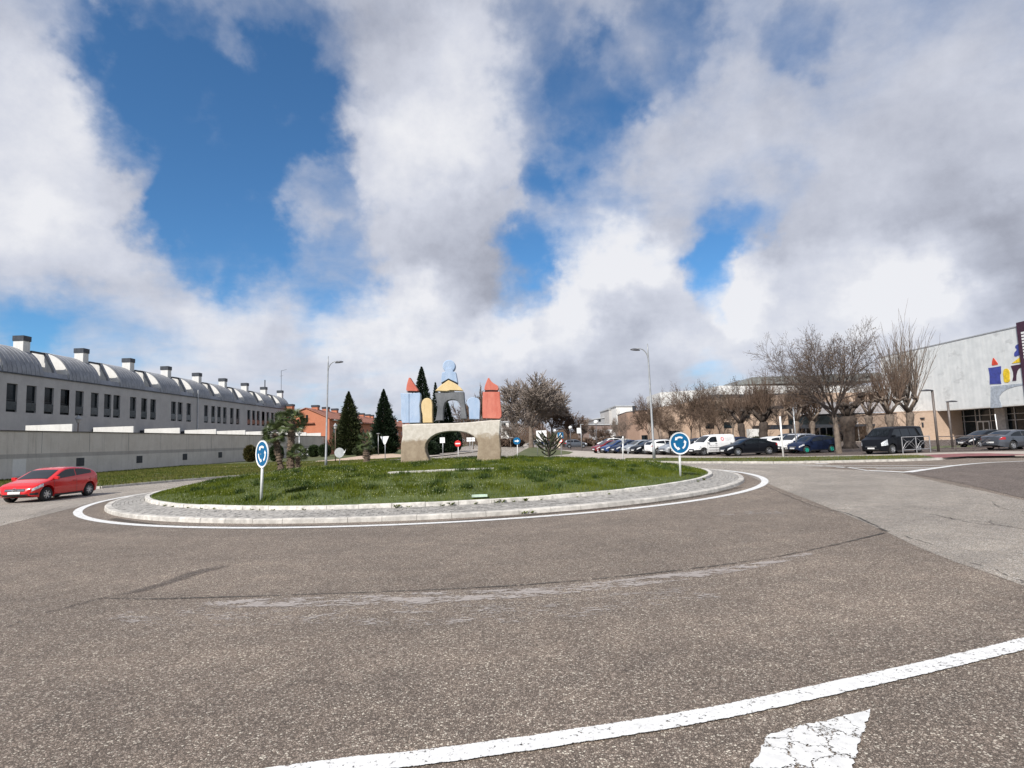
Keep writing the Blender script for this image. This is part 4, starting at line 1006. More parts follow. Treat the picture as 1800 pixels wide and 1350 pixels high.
for k in range(-2, 8):
    y0 = 71.7 + PER * k; y1 = y0 + PER; last = (k == 7)
    if last: y1 = y0 + BL
    if k == -2: lab = 'barrel roofed grey house just outside the left edge of the view'
    else: lab = 'barrel roofed grey house ' + ordn[k + 1]
    if k == -2: y0 = 52.8
    h = thing('row_house', lab, 'house', (FX, y0, 0), group='row of grey houses with barrel roofs')
    ws = sorted(y for y in win_y if y0 + .6 < y < y1 - .6)
    # wall with real window openings
    wz0, wz1, ww = 7.0, 10.1, .70
    mb = MB()
    mb.box2((FX - .35, y0, 0), (FX, y1, wz0)); mb.box2((FX - .35, y0, wz1), (FX, y1, EV))
    ys = [y0] + [q for w in ws for q in (w - ww, w + ww)] + [y1]
    for a_, b_ in zip(ys[0::2], ys[1::2]): mb.box2((FX - .35, a_, wz0), (FX, b_, wz1))
    mb.build('wall', M_render, h, world=True)
    for w in ws:
        mb = MB(); mb.box2((FX - .30, w - ww, wz0), (FX - .26, w + ww, wz1)); f = mb.build('window', M_glass, h, world=True)
        fr = MB()
        for a_, b_, c_, d_ in ((w - ww, w - ww + .07, wz0, wz1), (w + ww - .07, w + ww, wz0, wz1), (w - ww + .07, w + ww - .07, wz0, wz0 + .07), (w - ww + .07, w + ww - .07, wz1 - .07, wz1), (w - ww + .07, w + ww - .07, 8.3, 8.37)):
            fr.box2((FX - .26, a_, c_), (FX - .21, b_, d_))
        fr.v = [(x - FX, y - y0, z) for x, y, z in fr.v]; fr.build('frame', M_dkfr, f)
        rl = MB(); rl.box2((-.05, w - ww + .02 - y0, 7.25), (-.03, w + ww - .02 - y0, 8.15)); rl.build('glass_guard', mat('tinted_guard', (.045, .055, .06), .15) if 'tinted_guard' not in bpy.data.materials else bpy.data.materials['tinted_guard'], f)
    mb = MB(); mb.box2((FX - .1, y0, EV), (FX + .14, y1, EV + .12)); mb.build('gutter', M_dkmetal, h, world=True)
    # barrel
    ya, yb = y0, min(y0 + BL, y1)
    if k == -2: yb = y0 + BL
    mb = MB(); NS = 14
    for j in range(NS + 1):
        x, z = arc_pt(j / NS); mb.v += [(x, ya, z), (x, yb, z)]
    for j in range(NS): mb.f.append((2 * j, 2 * j + 1, 2 * j + 3, 2 * j + 2)); mb.m.append(0)
    mb.v += [(-66, ya, EV + RB), (-66, yb, EV + RB)]; q = 2 * NS
    mb.f.append((q, q + 1, q + 3, q + 2)); mb.m.append(0)
    mb.build('barrel_roof', M_zinc, h, world=True, smooth=True)
    mb = MB()
    yy = ya + .06
    while yy < yb - .05:
        mb.tube([(*arc_pt(j / 10, 1.008)[:1], yy, arc_pt(j / 10, 1.008)[1]) for j in range(11)], .02, 4, cap=False); yy += .62
    mb.build('standing_seams', M_zincl, h, world=True)['kind'] = 'stuff'
    for ye, nm, thk in ((ya, 'end_wall', .18), (yb - .18, 'far_end_wall', .18)):
        pts = [(FX - .1, ye, EV)] + [(arc_pt(j / 14, .985)[0], ye, arc_pt(j / 14, .985)[1]) for j in range(15)] + [(-66, ye, EV + RB - .05), (-66, ye, EV)]
        mb = MB(); mb.prism(pts, (0, thk, 0)); mb.build(nm, M_whitew, h, world=True, fix=True)
    if not last:
        # sunken terrace between two barrels: parapet, fin wall with a sloping edge, dark beam, back wall
        ym = yb + 2.0
        mb = MB(); mb.prism([(FX, yb, EV), (FX, y1, EV), (FX - .3, y1, EV + .75), (FX - .3, yb, EV + .75)], (-.18, 0, 0)); mb.build('parapet', M_zinc, h, world=True, fix=True)
        pts = [(FX - .35, ym, EV + .7), (FX - .55, ym, EV + 1.2), (-56.1, ym, EV + 3.15), (-66, ym, EV + 3.15), (-66, ym, EV + .5)]
        mb = MB(); mb.prism(pts, (0, .22, 0)); mb.build('fin_wall', M_whitew, h, world=True, fix=True)
        mb = MB(); mb.prism([(p[0], ym - .06, p[2]) for p in ((FX - .28, 0, EV + .7), (FX - .48, 0, EV + 1.25), (-56.0, 0, EV + 3.22), (-56.25, 0, EV + 3.05), (FX - .75, 0, EV + 1.2), (FX - .6, 0, EV + .7))], (0, .34, 0)); mb.build('fin_capping', M_zinc, h, world=True, fix=True)
        mb = MB(); mb.box2((-56.3, yb, EV + 3.02), (-56.05, ym - .06, EV + 3.24)); mb.build('beam', M_dkmetal, h, world=True)
        mb = MB(); mb.box2((-66, yb, EV - .2), (FX - .2, y1, EV + .02)); mb.box2((-61.6, yb, EV + .02), (-61.3, y1, EV + 3.3)); mb.build('terrace_floor', M_render, h, world=True)
        mb = MB(); mb.box2((-66, yb, EV + 3.35), (-60.2, y1, EV + 3.6)); mb.build('terrace_roof', M_zinc, h, world=True)
    yc = ya + 4.35
    if k != -2 or True:
        mb = MB(); mb.box2((-57.3, yc, EV + 2.0), (-56.15, yc + 1.0, 15.45)); ch = mb.build('chimney', M_whitew, h, world=True)
        mb = MB(); mb.box2((-57.37 - FX, yc - .07 - y0, 15.45), (-56.08 - FX, yc + 1.07 - y0, 16.05)); mb.build('chimney_cap', M_dkmetal, ch)
    if k == 6:
        mb = MB(); mb.tube([(-56.5, yc + .6, 16), (-56.5, yc + .6, 17.7)], .12, 6); mb.build('flue', M_dkmetal, h, world=True)
    if k == 7:
        mb = MB(); mb.tube([(-56.5, yc + .6, 16), (-56.5, yc + .6, 21.0)], .05, 5); mb.tube([(-56.5, yc + .6, 20.9), (-55.2, yc + .6, 21.2)], .04, 5); mb.tube([(-56.9, yc + .6, 19.6), (-56, yc + .6, 19.7)], .03, 5); mb.build('aerial', M_dkmetal, h, world=True)
    if k == 3:
        mb = MB(); mb.tube([(FX + .1, y0 + 1, 5), (FX + .1, y0 + 1, 12.6)], .1, 6); mb.build('drain_pipe', M_signback, h, world=True)
    # garden side: low white cross wall and a dark awning
    yg = 60.3 + 9.75 * (k + 1)
    if yg < 142:
        mb = MB(); mb.box2((-50.2, yg, 0), (WX - .4, yg + .2, 5.3)); mb.build('garden_cross_wall', M_whitew, h, world=True)
        mb = MB(); mb.box2((FX + .02, yg - 4, 4.9), (FX + 2.0, yg - 1.2, 5.35)); mb.build('awning', M_dkfr, h, world=True)
    mb = MB(); mb.box2((-66, y0, 0), (-65.6, y1, EV + .3)); mb.build('rear_wall', M_render, h, world=True)
# ---------------------------------------------------------------- brick houses beyond the wall
def brickmat(name, c1, c2, sc=1.0):
    m = bpy.data.materials.new(name); m.use_nodes = True
    n = NB(m.node_tree); bs = m.node_tree.nodes['Principled BSDF']
    tcn = n.n('ShaderNodeTexCoord'); sp = n.n('ShaderNodeSeparateXYZ'); n.lk(tcn.outputs['Object'], sp.inputs[0])
    cb = n.n('ShaderNodeCombineXYZ'); n.lk(n.math('ADD', sp.outputs[0], sp.outputs[1]), cb.inputs[0]); n.lk(sp.outputs[2], cb.inputs[1])
    br = n.n('ShaderNodeTexBrick'); n.lk(cb.outputs[0], br.inputs['Vector']); br.inputs['Scale'].default_value = 3.3 * sc
    br.inputs['Color1'].default_value = rgba(c1); br.inputs['Color2'].default_value = rgba(c2); br.inputs['Mortar'].default_value = rgba(tuple(x * .8 + .05 for x in c1))
    c = n.mix(n.math('MULTIPLY', n.rng(n.noise(tcn.outputs['Object'], .35, 6, .65), .35, .7), .3), br.outputs[0], tuple(x * .72 for x in c1))
    n.lk(c, bs.inputs['Base Color']); bs.inputs['Roughness'].default_value = .85
    return m
def tilemat(name, c1, c2):
    m = bpy.data.materials.new(name); m.use_nodes = True
    n = NB(m.node_tree); bs = m.node_tree.nodes['Principled BSDF']
    tcn = n.n('ShaderNodeTexCoord'); wv = n.n('ShaderNodeTexWave', bands_direction='Y'); n.lk(tcn.outputs['Object'], wv.inputs['Vector']); wv.inputs['Scale'].default_value = 1.4; wv.inputs['Distortion'].default_value = .4
    c = n.mix(n.rng(n.noise(tcn.outputs['Object'], 1.3, 7, .7), .3, .7), c1, c2)
    c = n.mix(n.math('MULTIPLY', wv.outputs['Fac'], .35), c, tuple(x * .5 for x in c1))
    n.lk(c, bs.inputs['Base Color']); bs.inputs['Roughness'].default_value = .85
    return m
M_brick = brickmat('orange_brick', (.48, .165, .085), (.54, .21, .115)); M_tile = tilemat('red_roof_tiles', (.26, .095, .06), (.38, .16, .10))
M_brickd = brickmat('peach_brick', (.44, .32, .235), (.50, .375, .285), .8)
M_brickb = brickmat('brown_brick', (.33, .215, .155), (.38, .255, .19), .8)
chy = [140.5, 146.8, 155, 162.8, 192, 200, 205, 245, 258, 275]
for k, (y0, y1, dz) in enumerate(((140, 168, 0), (168, 196, -.1), (196, 226, .1), (226, 290, .2))):
    h = thing('brick_house', ['orange brick gabled house behind the tallest palm', 'brick terrace house with tiled roof left of the left conifer', 'brick terrace house with tiled roof between the two conifers', 'far brick terrace house seen left of the sculpture'][k], 'house', (-49.3, y0, 0), group='brick terrace houses')
    x0, x1, xr, e, r = -56.5, -43.9, -49.5, 8.6, 11.2
    mb = MB(); mb.prism([(x0, y0, 0), (x1, y0, 0), (x1, y0, e), (xr, y0, r), (x0, y0, e)], (0, y1 - y0, 0)); mb.build('wall', M_brick, h, world=True, fix=True)
    mb = MB()
    for xa, xs in ((x1, 1), (x0, -1)):
        sl = (r - e) / (xr - xa)
        mb.prism([(xa + .5 * xs, y0 - .25, e + .12 + sl * .5 * xs), (xr, y0 - .25, r + .12), (xr, y0 - .25, r + .3), (xa + .5 * xs, y0 - .25, e + .3 + sl * .5 * xs)], (0, y1 - y0 + (0 if k < 3 else .5), 0))
    mb.build('roof', M_tile, h, world=True, fix=True)
    for yc in [q for q in chy if y0 <= q < y1]:
        mb = MB(); xx = -50.5 if yc != 140.5 else -54.5
        mb.box2((xx, yc, 9.6), (xx + 1.5, yc + 1.6, 12.0)); c = mb.build('chimney', M_brick, h, world=True)
        mb = MB(); mb.box2((xx - .1 + 49.3, yc - .1 - y0, 12.0), (xx + 1.6 + 49.3, yc + 1.7 - y0, 12.5)); mb.build('chimney_cap', M_dkmetal, c)
    for yw in np.arange(y0 + 3, y1 - 2, 4.6):
        for z in (1.6, 5.2):
            mb = MB(); mb.box2((x1 - .05, yw, z), (x1 + .03, yw + 1.3, z + 1.5)); mb.build('window', M_glass, h, world=True)
    mb = MB(); mb.box2((x1 - .3, y0 + 2, e - .35), (x1 + .75, y1 - .2, e - .1)); mb.build('eaves_board', M_whitew if k == 0 else M_tile, h, world=True)
    if k == 0:
        mb = MB(); mb.box2((-49.5, y0 - .06, 8.0), (-49.0, y0 + .05, 9.7)); mb.build('gable_window', M_glass, h, world=True)
        mb = MB(); mb.box2((-54, y0 - .5, 7.6), (-47.5, y0 - .02, 7.85)); mb.build('small_canopy', M_tile, h, world=True)
        mb = MB(); mb.box2((-56, y0 - 1.2, 0), (-50.3, y0 - .03, 6.2)); mb.build('grey_annexe', M_render, h, world=True)
# ---------------------------------------------------------------- right: white hall with the painted castle emblem
HX = 57.0
def hp(u, v): return atX(u, v, HX)
def panelmat():
    m = bpy.data.materials.new('perforated_white_panel'); m.use_nodes = True
    n = NB(m.node_tree); bs = m.node_tree.nodes['Principled BSDF']
    tcn = n.n('ShaderNodeTexCoord'); v = tcn.outputs['Object']
    base = n.mix(n.rng(n.noise(v, .8, 6, .6), .3, .7), (.62, .64, .635), (.74, .755, .745))
    blot = n.rng(n.noise(n.vmath('MULTIPLY', v, (.5, .42, .75)), 1.0, 7, .62), .56, .68)
    c = n.mix(n.math('MULTIPLY', blot, .55), base, (.42, .43, .425))
    sp = n.n('ShaderNodeSeparateXYZ'); n.lk(v, sp.inputs[0])
    fl = n.math('SINE', n.math('MULTIPLY', sp.outputs[1], 9.0))
    c = n.mix(n.math('MULTIPLY', n.rng(fl, -1, 1), .10), c, (.4, .42, .42))
    n.lk(c, bs.inputs['Base Color']); bs.inputs['Roughness'].default_value = .55
    return m
M_panel = panelmat()
hall = thing('white_hall', 'large white panelled sports hall with a painted castle emblem, at the right edge', 'building', (HX, 66, 0))
zt, zb = 12.75, 4.1
Y0, Y1 = 48.0, 90.0
mb = MB(); mb.box2((HX + .1, Y0, zb), (HX + 30, Y1, zt - .1)); mb.build('upper_storey', mat('shadow_gap_grey', (.30, .30, .29), .8), hall, world=True)
edges = [48.0, 50.9, 53.8, 56.7, 59.6, 61.7, 64.4, 67.3, 70.2, 73.1, 76.0, 79.1, 82.1, 85.1, 88.0, 90.0]
for a_, b_ in zip(edges, edges[1:]):
    mb = MB(); mb.box2((HX, a_ + .02, zb), (HX + .09, b_ - .02, zt)); mb.build('cladding_panel', M_panel, hall, world=True)
mb = MB(); mb.box2((HX + .1, Y1, zb), (HX + 30, Y1 + .09, zt)); mb.build('cladding_panel', M_panel, hall, world=True)
mb = MB(); mb.box2((HX - .06, Y0, zt), (HX + 30, Y1 + .1, zt + .12)); mb.build('roof_edge', M_signback, hall, world=True)
mb = MB(); mb.box2((HX, Y0, zb - .15), (HX + 12, Y1, zb - .003)); mb.build('soffit', M_whitew, hall, world=True)
# emblem shapes lie flat on the cladding; px traced from a crop of scale 7.5 with origin (1600, 560)
def emb(name, px, m, off=.03):
    pts = [hp(1600 + x / 7.5, 560 + y / 7.5) for x, y in px]
    mb = MB(); mb.prism([(HX - .005, p.y, p.z) for p in pts], (-off, 0, 0)); mb.build(name, m, hall, world=True, fix=True)
E_bl = mat('emblem_blue', (.045, .06, .28), .5); E_rd = mat('emblem_red', (.62, .06, .025), .5); E_ye = mat('emblem_yellow', (.72, .50, .02), .5); E_gr = mat('emblem_grey', (.36, .40, .45), .6); E_dk = mat('emblem_plum', (.05, .016, .035), .5)
emb('emblem_roof', smooth_px([(1097, 508), (1125, 550), (1168, 607), (1120, 612), (1076, 622), (1080, 570)], 1), E_rd)
emb('emblem_tower', [(1031, 652), (1115, 640), (1198, 626), (1200, 720), (1188, 740), (1190, 790), (1202, 860), (1130, 862), (1050, 866), (1050, 760), (1042, 700)], E_bl)
emb('emblem_arched_block', smooth_px([(1238, 845), (1232, 770), (1224, 720), (1234, 675), (1262, 656), (1295, 665), (1313, 700), (1314, 770), (1316, 838)], 1), E_ye)
emb('emblem_gateway', [(1328, 624), (1400, 610), (1493, 598), (1530, 595), (1530, 628), (1480, 640), (1440, 655), (1415, 690), (1402, 750), (1400, 818), (1349, 822), (1362, 760), (1358, 700), (1340, 655)], E_dk)
emb('emblem_pediment', [(1340, 592), (1400, 545), (1450, 508), (1530, 520), (1530, 574), (1440, 580)], E_ye)
emb('emblem_neck', smooth_px([(1375, 508), (1372, 450), (1400, 425), (1409, 405), (1382, 378), (1400, 345), (1450, 330), (1530, 326), (1530, 470), (1450, 478)], 1), E_bl)
emb('emblem_base', [(1065, 896), (1200, 880), (1330, 868), (1530, 850), (1530, 872), (1470, 880), (1380, 895), (1290, 925), (1220, 970), (1183, 1020), (1178, 1060), (1195, 1110), (1212, 1168), (1130, 1176), (1060, 1178)], E_gr)
# dark vertical banner cut by the photo's right edge
p = hp(1793, 600)
mb = MB(); mb.box2((HX - .22, p.y - 1.9, 4.1), (HX - .04, p.y, 13.2)); mb.build('vertical_banner', E_dk, hall, world=True)
for k in range(9):
    zz = 9.1 + k * .34; mb = MB(); mb.box2((HX - .235, p.y - .95, zz), (HX - .221, p.y - .5, zz + .22)); mb.build('banner_letter', M_white, hall, world=True)
# ground floor
Wd = 79.0
mb = MB(); mb.box2((51.6, Wd, 0), (62.5, Wd + .3, 3.92)); mb.build('brick_end_wall', M_brickd, hall, world=True)
mb = MB(); mb.box2((51.6, Wd + .3, 0), (51.9, 92, 3.92)); mb.box2((51.5, Wd - .05, 3.92), (HX - .05, 92, 4.05)); mb.build('low_block', M_brickd, hall, world=True)
GX = 60.2
mb = MB(); mb.box2((GX + .06, Y0, 0), (GX + .3, Wd - .01, 3.93)); mb.build('glazing', M_glass, hall, world=True)
for y in (78.6, 76.6, 75.9, 74.2, 70.6, 68.3, 66.2, 64.1, 61.5, 58.5): 
    mb = MB(); mb.box2((GX - .02, y - .06, 0), (GX + .05, y + .06, 3.9)); mb.build('mullion', M_galv, hall, world=True)
for z in (2.35, .1, 3.1):
    mb = MB(); mb.box2((GX - .0, Y0, z), (GX + .055, Wd - .02, z + .07)); mb.build('transom', M_galv, hall, world=True)
mb = MB(); mb.box2((GX - .35, 71.6, 0), (GX - .03, 73.1, 3.93)); mb.build('pillar', M_kerb, hall, world=True)
mb = MB(); mb.box2((GX - .06, 74.4, 0), (GX - .02, 76.4, 2.4)); dr = mb.build('door', M_whitew, hall, world=True)
for y in (74.55, 75.5):
    mb = MB(); mb.box2((GX - .07 - HX, y - 66, .2), (GX - .062 - HX, y + .75 - 66, 2.25)); mb.build('door_glass', M_glass, dr)
mb = MB(); mb.box2((GX - .09 - HX, 74.7 - 66, .9), (GX - .072 - HX, 75.1 - 66, 1.35)); mb.build('door_notice', M_white, dr)
mb = MB(); mb.box2((54.6, Wd - .25, 3.0), (55.1, Wd - .02, 3.15)); mb.box2((54.75, Wd - .12, 1.9), (54.95, Wd - .02, 2.5)); mb.build('wall_lamp', M_dkmetal, hall, world=True)
# ---------------------------------------------------------------- right centre: low brick centre with white upper volumes
ctr = thing('community_building', 'low peach brick building with white upper storeys behind the pollarded trees', 'building', (30, 95, 0))
def bpx(name, u0, u1, vt, vb, Y, depth, m, vt2=None):
    a_, b_ = at(u0, vt, Y), at(u1, vt if vt2 is None else vt2, Y)
    zb_ = 0.0 if vb is None else at((u0 + u1) / 2, vb, Y).z
    mb = MB(); mb.prism([(a_.x, Y, zb_), (b_.x, Y, zb_), (b_.x, Y, b_.z), (a_.x, Y, a_.z)], (0, depth, 0)); return mb.build(name, m, ctr, world=True, fix=True)
bpx('main_wall', 1220, 1392, 705, None, 97, 12, M_brickd, 694)
bpx('wing_wall', 1160, 1222, 716, None, 100, 10, M_brickd, 705)
bpx('front_wall', 1268, 1384, 719, None, 93, 3.9, M_brickd, 716)
bpx('coping', 1266, 1386, 716.5, 719.5, 92.9, 4, M_dkmetal, 714)
bpx('coping', 1258, 1394, 693.5, 696.5, 96.8, 12, M_dkmetal, 692)
bpx('upper_storey', 1264, 1562, 678, 700, 107, 9, M_whitew)
bpx('white_rotunda_wall', 1160, 1252, 690, None, 118, 12, M_whitew, 684)
bpx('upper_window', 1328, 1349, 685.5, 694, 106.9, .1, mat('olive_glass', (.08, .09, .05), .3))
bpx('upper_window', 1408, 1426, 684, 693, 106.9, .1, M_glass)
rt_ = MB(); zr = at(1320, 676.5, 112).z; zr2 = at(1330, 662.5, 112).z
p0, p1, p2, p3 = at(1294, 676.5, 110), at(1323, 663, 110), at(1565, 660, 110), at(1565, 676.5, 110)
rt_.prism([(p0.x, 110, p0.z), (p1.x, 110, p1.z), (p2.x, 110, p1.z), (p3.x, 110, p0.z)], (0, 14, 0)); rt_.build('grey_roof_box', mat('ribbed_grey_sheet', (.17, .175, .165), .6, .2, var=.2, scale=.8, stretch=(4, 1, .1)), ctr, world=True, fix=True)
bpx('grey_fascia', 1392, 1600, 706, 726, 88, .4, mat('grey_fascia_panel', (.26, .25, .255), .7), 707)
bpx('upper_band', 1392, 1600, 690, 706, 90, 6, M_brickd, 690)
bpx('dark_canopy', 1352, 1560, 747, 751.5, 84, 6, M_dkmetal, 745)
bpx('entrance_glazing', 1386, 1560, 726, None, 92, .3, M_glass)
for u in range(1392, 1560, 12):
    bpx('mullion', u, u + 1.2, 752, None, 91.7, .15, M_galv if u % 24 else M_whitew)
for u0, u1, v0, v1 in ((1272, 1290, 742, 752), (1175, 1195, 757, 776), (1240, 1262, 744, 753), (1300, 1318, 728, 735)):
    bpx('window', u0, u1, v0, v1, 92.9 if u0 > 1265 else (96.9 if u0 > 1220 else 99.9), .08, M_glass)
bpx('white_pillar', 1317, 1334, 754, None, 80, 1.0, M_whitew)
# round-fronted brown block and farther buildings
bb = thing('brown_block', 'windowless brown brick block with a curved front behind the parked cars', 'building', (24, 118, 0))
a_ = at(1101, 728, 124); c_ = at(1163, 723, 110)
mb = MB(); pts = [(a_.x + 1, 140), (a_.x, 124), (a_.x + 1.6, 119.5), (a_.x + 5, 115.5), (c_.x, 111), (c_.x + 10, 112), (c_.x + 10, 140)]
mb.prism([(x, y, 7.0) for x, y in pts], (0, 0, -7.0)); mb.build('wall', M_brickb, bb, world=True, fix=True)
mb = MB(); mb.prism([(x, y, 7.15) for x, y in [(x + (.0 if i else -.1), y - .12) for i, (x, y) in enumerate(pts)]], (0, 0, -.14)); mb.build('coping', M_dkmetal, bb, world=True, fix=True)
mb = MB(); q = at(1112, 722, 121); mb.box2((q.x, 120.5, 7), (q.x + .7, 121.2, 8.2)); mb.build('vent', M_dkmetal, bb, world=True)
for x, y in ((a_.x + 2.6, 118.2), (a_.x + 4.2, 116.4), (c_.x - 3, 112.7), (c_.x - 1, 111.6)):
    mb = MB(); mb.box((x, y - .02, 1.1), (.7, .5, 2.0), radians(-42)); mb.build('opening', M_glass, bb, world=True)
def far_block(name, label, u0, u1, vt, Y, dep, m, cat='building', wins=(), vt2=None, vb=None):
    a_, b_ = at(u0, vt, Y), at(u1, vt if vt2 is None else vt2, Y)
    r = thing(name, label, cat, ((a_.x + b_.x) / 2, Y, 0))
    mb = MB(); mb.prism([(a_.x, Y, 0), (b_.x, Y, 0), (b_.x, Y, b_.z), (a_.x, Y, a_.z)], (0, dep, 0)); mb.build('wall', m, r, world=True, fix=True)
    for (p_, q_, s_, t_) in wins:
        c0, c1 = at(p_, s_, Y), at(q_, t_, Y)
        mb = MB(); mb.box2((c0.x, Y - .08, c1.z), (c1.x, Y + .02, c0.z)); mb.build('window', M_glass, r, world=True)
    mb = MB(); mb.prism([(a_.x - .3, Y - .3, a_.z), (b_.x + .3, Y - .3, b_.z), (b_.x + .3, Y - .3, b_.z + .3), (a_.x - .3, Y - .3, a_.z + .3)], (0, dep + .6, 0)); mb.build('roof_edge', M_signback, r, world=True, fix=True)
    return r
far_block('white_box_building', 'plain white box of a building rising behind the brown block', 1083, 1117, 714.5, 190, 20, M_whitew)
far_block('pale_arched_building', 'low pale building left of the white box', 1070, 1084, 720, 200, 20, M_render)
far_block('grey_roofed_building', 'grey building with rounded roof windows beyond the car park', 1042, 1073, 738, 210, 20, mat('far_grey_wall', (.24, .245, .26), .8), wins=((1052, 1056, 737, 741), (1063, 1068, 735.5, 740)), vt2=733)
far_block('long_brown_building', 'long low brown building across the end of the car park', 1020, 1104, 747, 185, 8, mat('far_brown_wall', (.17, .125, .11), .85))
far_block('garage_building', 'grey building with pale shutters behind the car park trees', 1040, 1082, 757, 168, 6, mat('far_grey_wall2', (.26, .25, .25), .85), wins=((1064, 1070, 760, 764),))
for i, (u0, u1) in enumerate(((1049, 1058.5), (1060, 1070.5), (1072, 1080))):
    a_, b_ = at(u0, 765, 167.5), at(u1, 777, 167.5)
    mb = MB(); mb.box2((a_.x, 167.4, 0), (b_.x, 167.9, a_.z)); o = mb.build('shutter', M_whitew); tag(o, ['leftmost', 'middle', 'rightmost'][i] + ' of the three pale shutters beyond the car park', 'shutter')
rr = far_block('white_balcony_house', 'small white building with a railed balcony right of the sculpture', 880, 894, 742, 200, 10, M_whitew, wins=((881, 889, 744, 751),))
far_block('low_white_wall', 'pale low building beneath the bare trees left of the far road', 893, 902, 770, 190, 6, M_render)
p = at(1091, 776, 128)
bx = thing('dark_shed', 'small dark flat roofed shed behind the white cars', 'shed', (p.x, 128, 0))
a_, b_ = at(1084, 768.5, 128), at(1100, 782, 128)
mb = MB(); mb.box2((a_.x, 128, 0), (b_.x, 131, a_.z)); mb.build('wall', mat('shed_grey', (.13, .13, .125), .8), bx, world=True)
mb = MB(); mb.box2((a_.x - .3, 127.7, a_.z), (b_.x + .3, 131.3, a_.z + .25)); mb.build('roof', M_dkmetal, bx, world=True)
# clothes-line frame on the verge in front of the wall
p = G(537, 803, Z1); r_ = thing('metal_rack', 'low pale metal rack in front of the wall right of the palms', 'rack', p)
mb = MB()
for x in (-.9, .9): mb.tube([(x, 0, 0), (x, 0, 1.5)], .04, 5)
for z in (.5, 1.0, 1.45): mb.tube([(-.9, 0, z), (.9, 0, z)], .04, 5)
mb.build('frame', M_galv, r_)
# distant low ridge
mb = MB(); rn = random.Random(9); pr = None
pts = []
for k in range(121):
    x = -2400 + 40 * k; pts.append((x, 3000 + 200 * sin(k * .3), 16 + 9 * sin(k * .21) + 6 * sin(k * .53 + 1) + rn.uniform(-1.5, 1.5)))
for a_, b_ in zip(pts, pts[1:]): mb.face([(a_[0], a_[1], -5), (b_[0], b_[1], -5), b_, a_])
struct(mb.build('hills', mat('far_hills', (.10, .12, .12), .95)))
# ---------------------------------------------------------------- trees
M_bark = mat('grey_brown_bark', (.11, .085, .068), .9, col2=(.21, .165, .13), scale=3, bump=.6, bscale=18)
M_barkd = mat('dark_bark', (.035, .026, .021), .9, col2=(.075, .056, .044), scale=4, bump=.6, bscale=18)
M_twig = mat('bare_twigs', (.07, .052, .044), .9, col2=(.12, .09, .075), scale=.5)
M_twigr = mat('reddish_twigs', (.085, .055, .04), .9, col2=(.15, .10, .07), scale=.4)
M_twigp = mat('pale_twigs', (.11, .085, .068), .9, col2=(.19, .15, .12), scale=.4)
M_twigg = mat('grey_beige_twigs', (.19, .155, .13), .9, col2=(.30, .25, .215), scale=.2)
M_bud = mat('dry_leaf', (.07, .045, .03), .8, col2=(.15, .10, .055), scale=2)
def rot_about(d, ang, az):
    t = d.orthogonal().normalized(); t.rotate(Matrix.Rotation(az, 3, d)); q = d.copy(); q.rotate(Matrix.Rotation(ang, 3, t)); return q
class Tree:
    def __init__(s, seed, twig_r=.012, tips=True):
        s.rn = random.Random(seed); s.tr = MB(); s.br = MB(); s.tipp = []; s.twr = twig_r
    def limb(s, p, d, L, r, lvl, spec, mb=None):
        # spec[lvl] = (children, angle, length ratio, up-pull, wiggle)
        rn = s.rn; nseg = 5 if lvl == 0 else (4 if lvl < 3 else 3); mb = mb or (s.tr if lvl == 0 else s.br)
        pts = [p.copy()]; rad = [r]; q = p.copy(); dd = d.normalized(); up_, wig = spec[lvl][3], spec[lvl][4]
        r1 = max(r * (.62 if lvl == 0 else .42), s.twr * .7)
        dirs = [dd.copy()]
        for k in range(nseg):
            dd = (dd + Vector((rn.gauss(0, wig), rn.gauss(0, wig), rn.gauss(0, wig * .6) + up_))).normalized()
            q = q + dd * (L / nseg); pts.append(q.copy()); rad.append(r + (r1 - r) * (k + 1) / nseg); dirs.append(dd.copy())
        mb.tube(pts, rad, 8 if lvl == 0 else (5 if lvl == 1 else 3), cap=False)
        if lvl + 1 >= len(spec): s.tipp.append(pts[-1]); s.tipp.append(pts[-2]); return
        nch, ang, lr = spec[lvl][0], spec[lvl][1], spec[lvl][2]
        t0 = .75 if lvl == 0 else .25
        az = rn.uniform(0, 6.28)
        for c in range(nch):
            t = t0 + (1 - t0) * (c + rn.uniform(.2, .9)) / nch; f = min(t, .999) * nseg; i = int(f); pos = pts[i].lerp(pts[i + 1], f - i)
            az += 2.4 + rn.uniform(-.5, .5)
            a_ = ang * rn.uniform(.65, 1.25) * (1.0 if c < nch - 1 or lvl == 0 else .3)
            nd = rot_about(dirs[i], a_, az)
            s.limb(pos, nd, L * lr * rn.uniform(.75, 1.2), max((rad[i] + (rad[i + 1] - rad[i]) * (f - i)) * .58, s.twr), lvl + 1, spec)
    def finish(s, name, label, loc, mt, mb_, leaves=0, leaf_s=.07, group=None, rz=0, scale=1):
        root = thing(name, label, 'tree', loc, rz, group)
        s.tr.build('trunk', mt, root, smooth=True); s.br.build('branches', mb_, root, smooth=True)
        if leaves:
            rn = s.rn; mb = MB()
            for _ in range(leaves):
                p = rn.choice(s.tipp) + Vector((rn.gauss(0, .1), rn.gauss(0, .1), rn.gauss(0, .1)))
                a_, b_ = Vector((rn.gauss(0, 1), rn.gauss(0, 1), rn.gauss(0, 1))).normalized() * leaf_s, Vector((rn.gauss(0, 1), rn.gauss(0, 1), rn.gauss(0, 1))).normalized() * leaf_s
                mb.face([p - a_, p + b_, p + a_, p - b_])
            o = mb.build('dry_leaves', M_bud, root); o['kind'] = 'stuff'
        root.scale = (scale,) * 3
        return root
def top_h(loc, u, v): return at(u, v, loc.y).z - loc.z
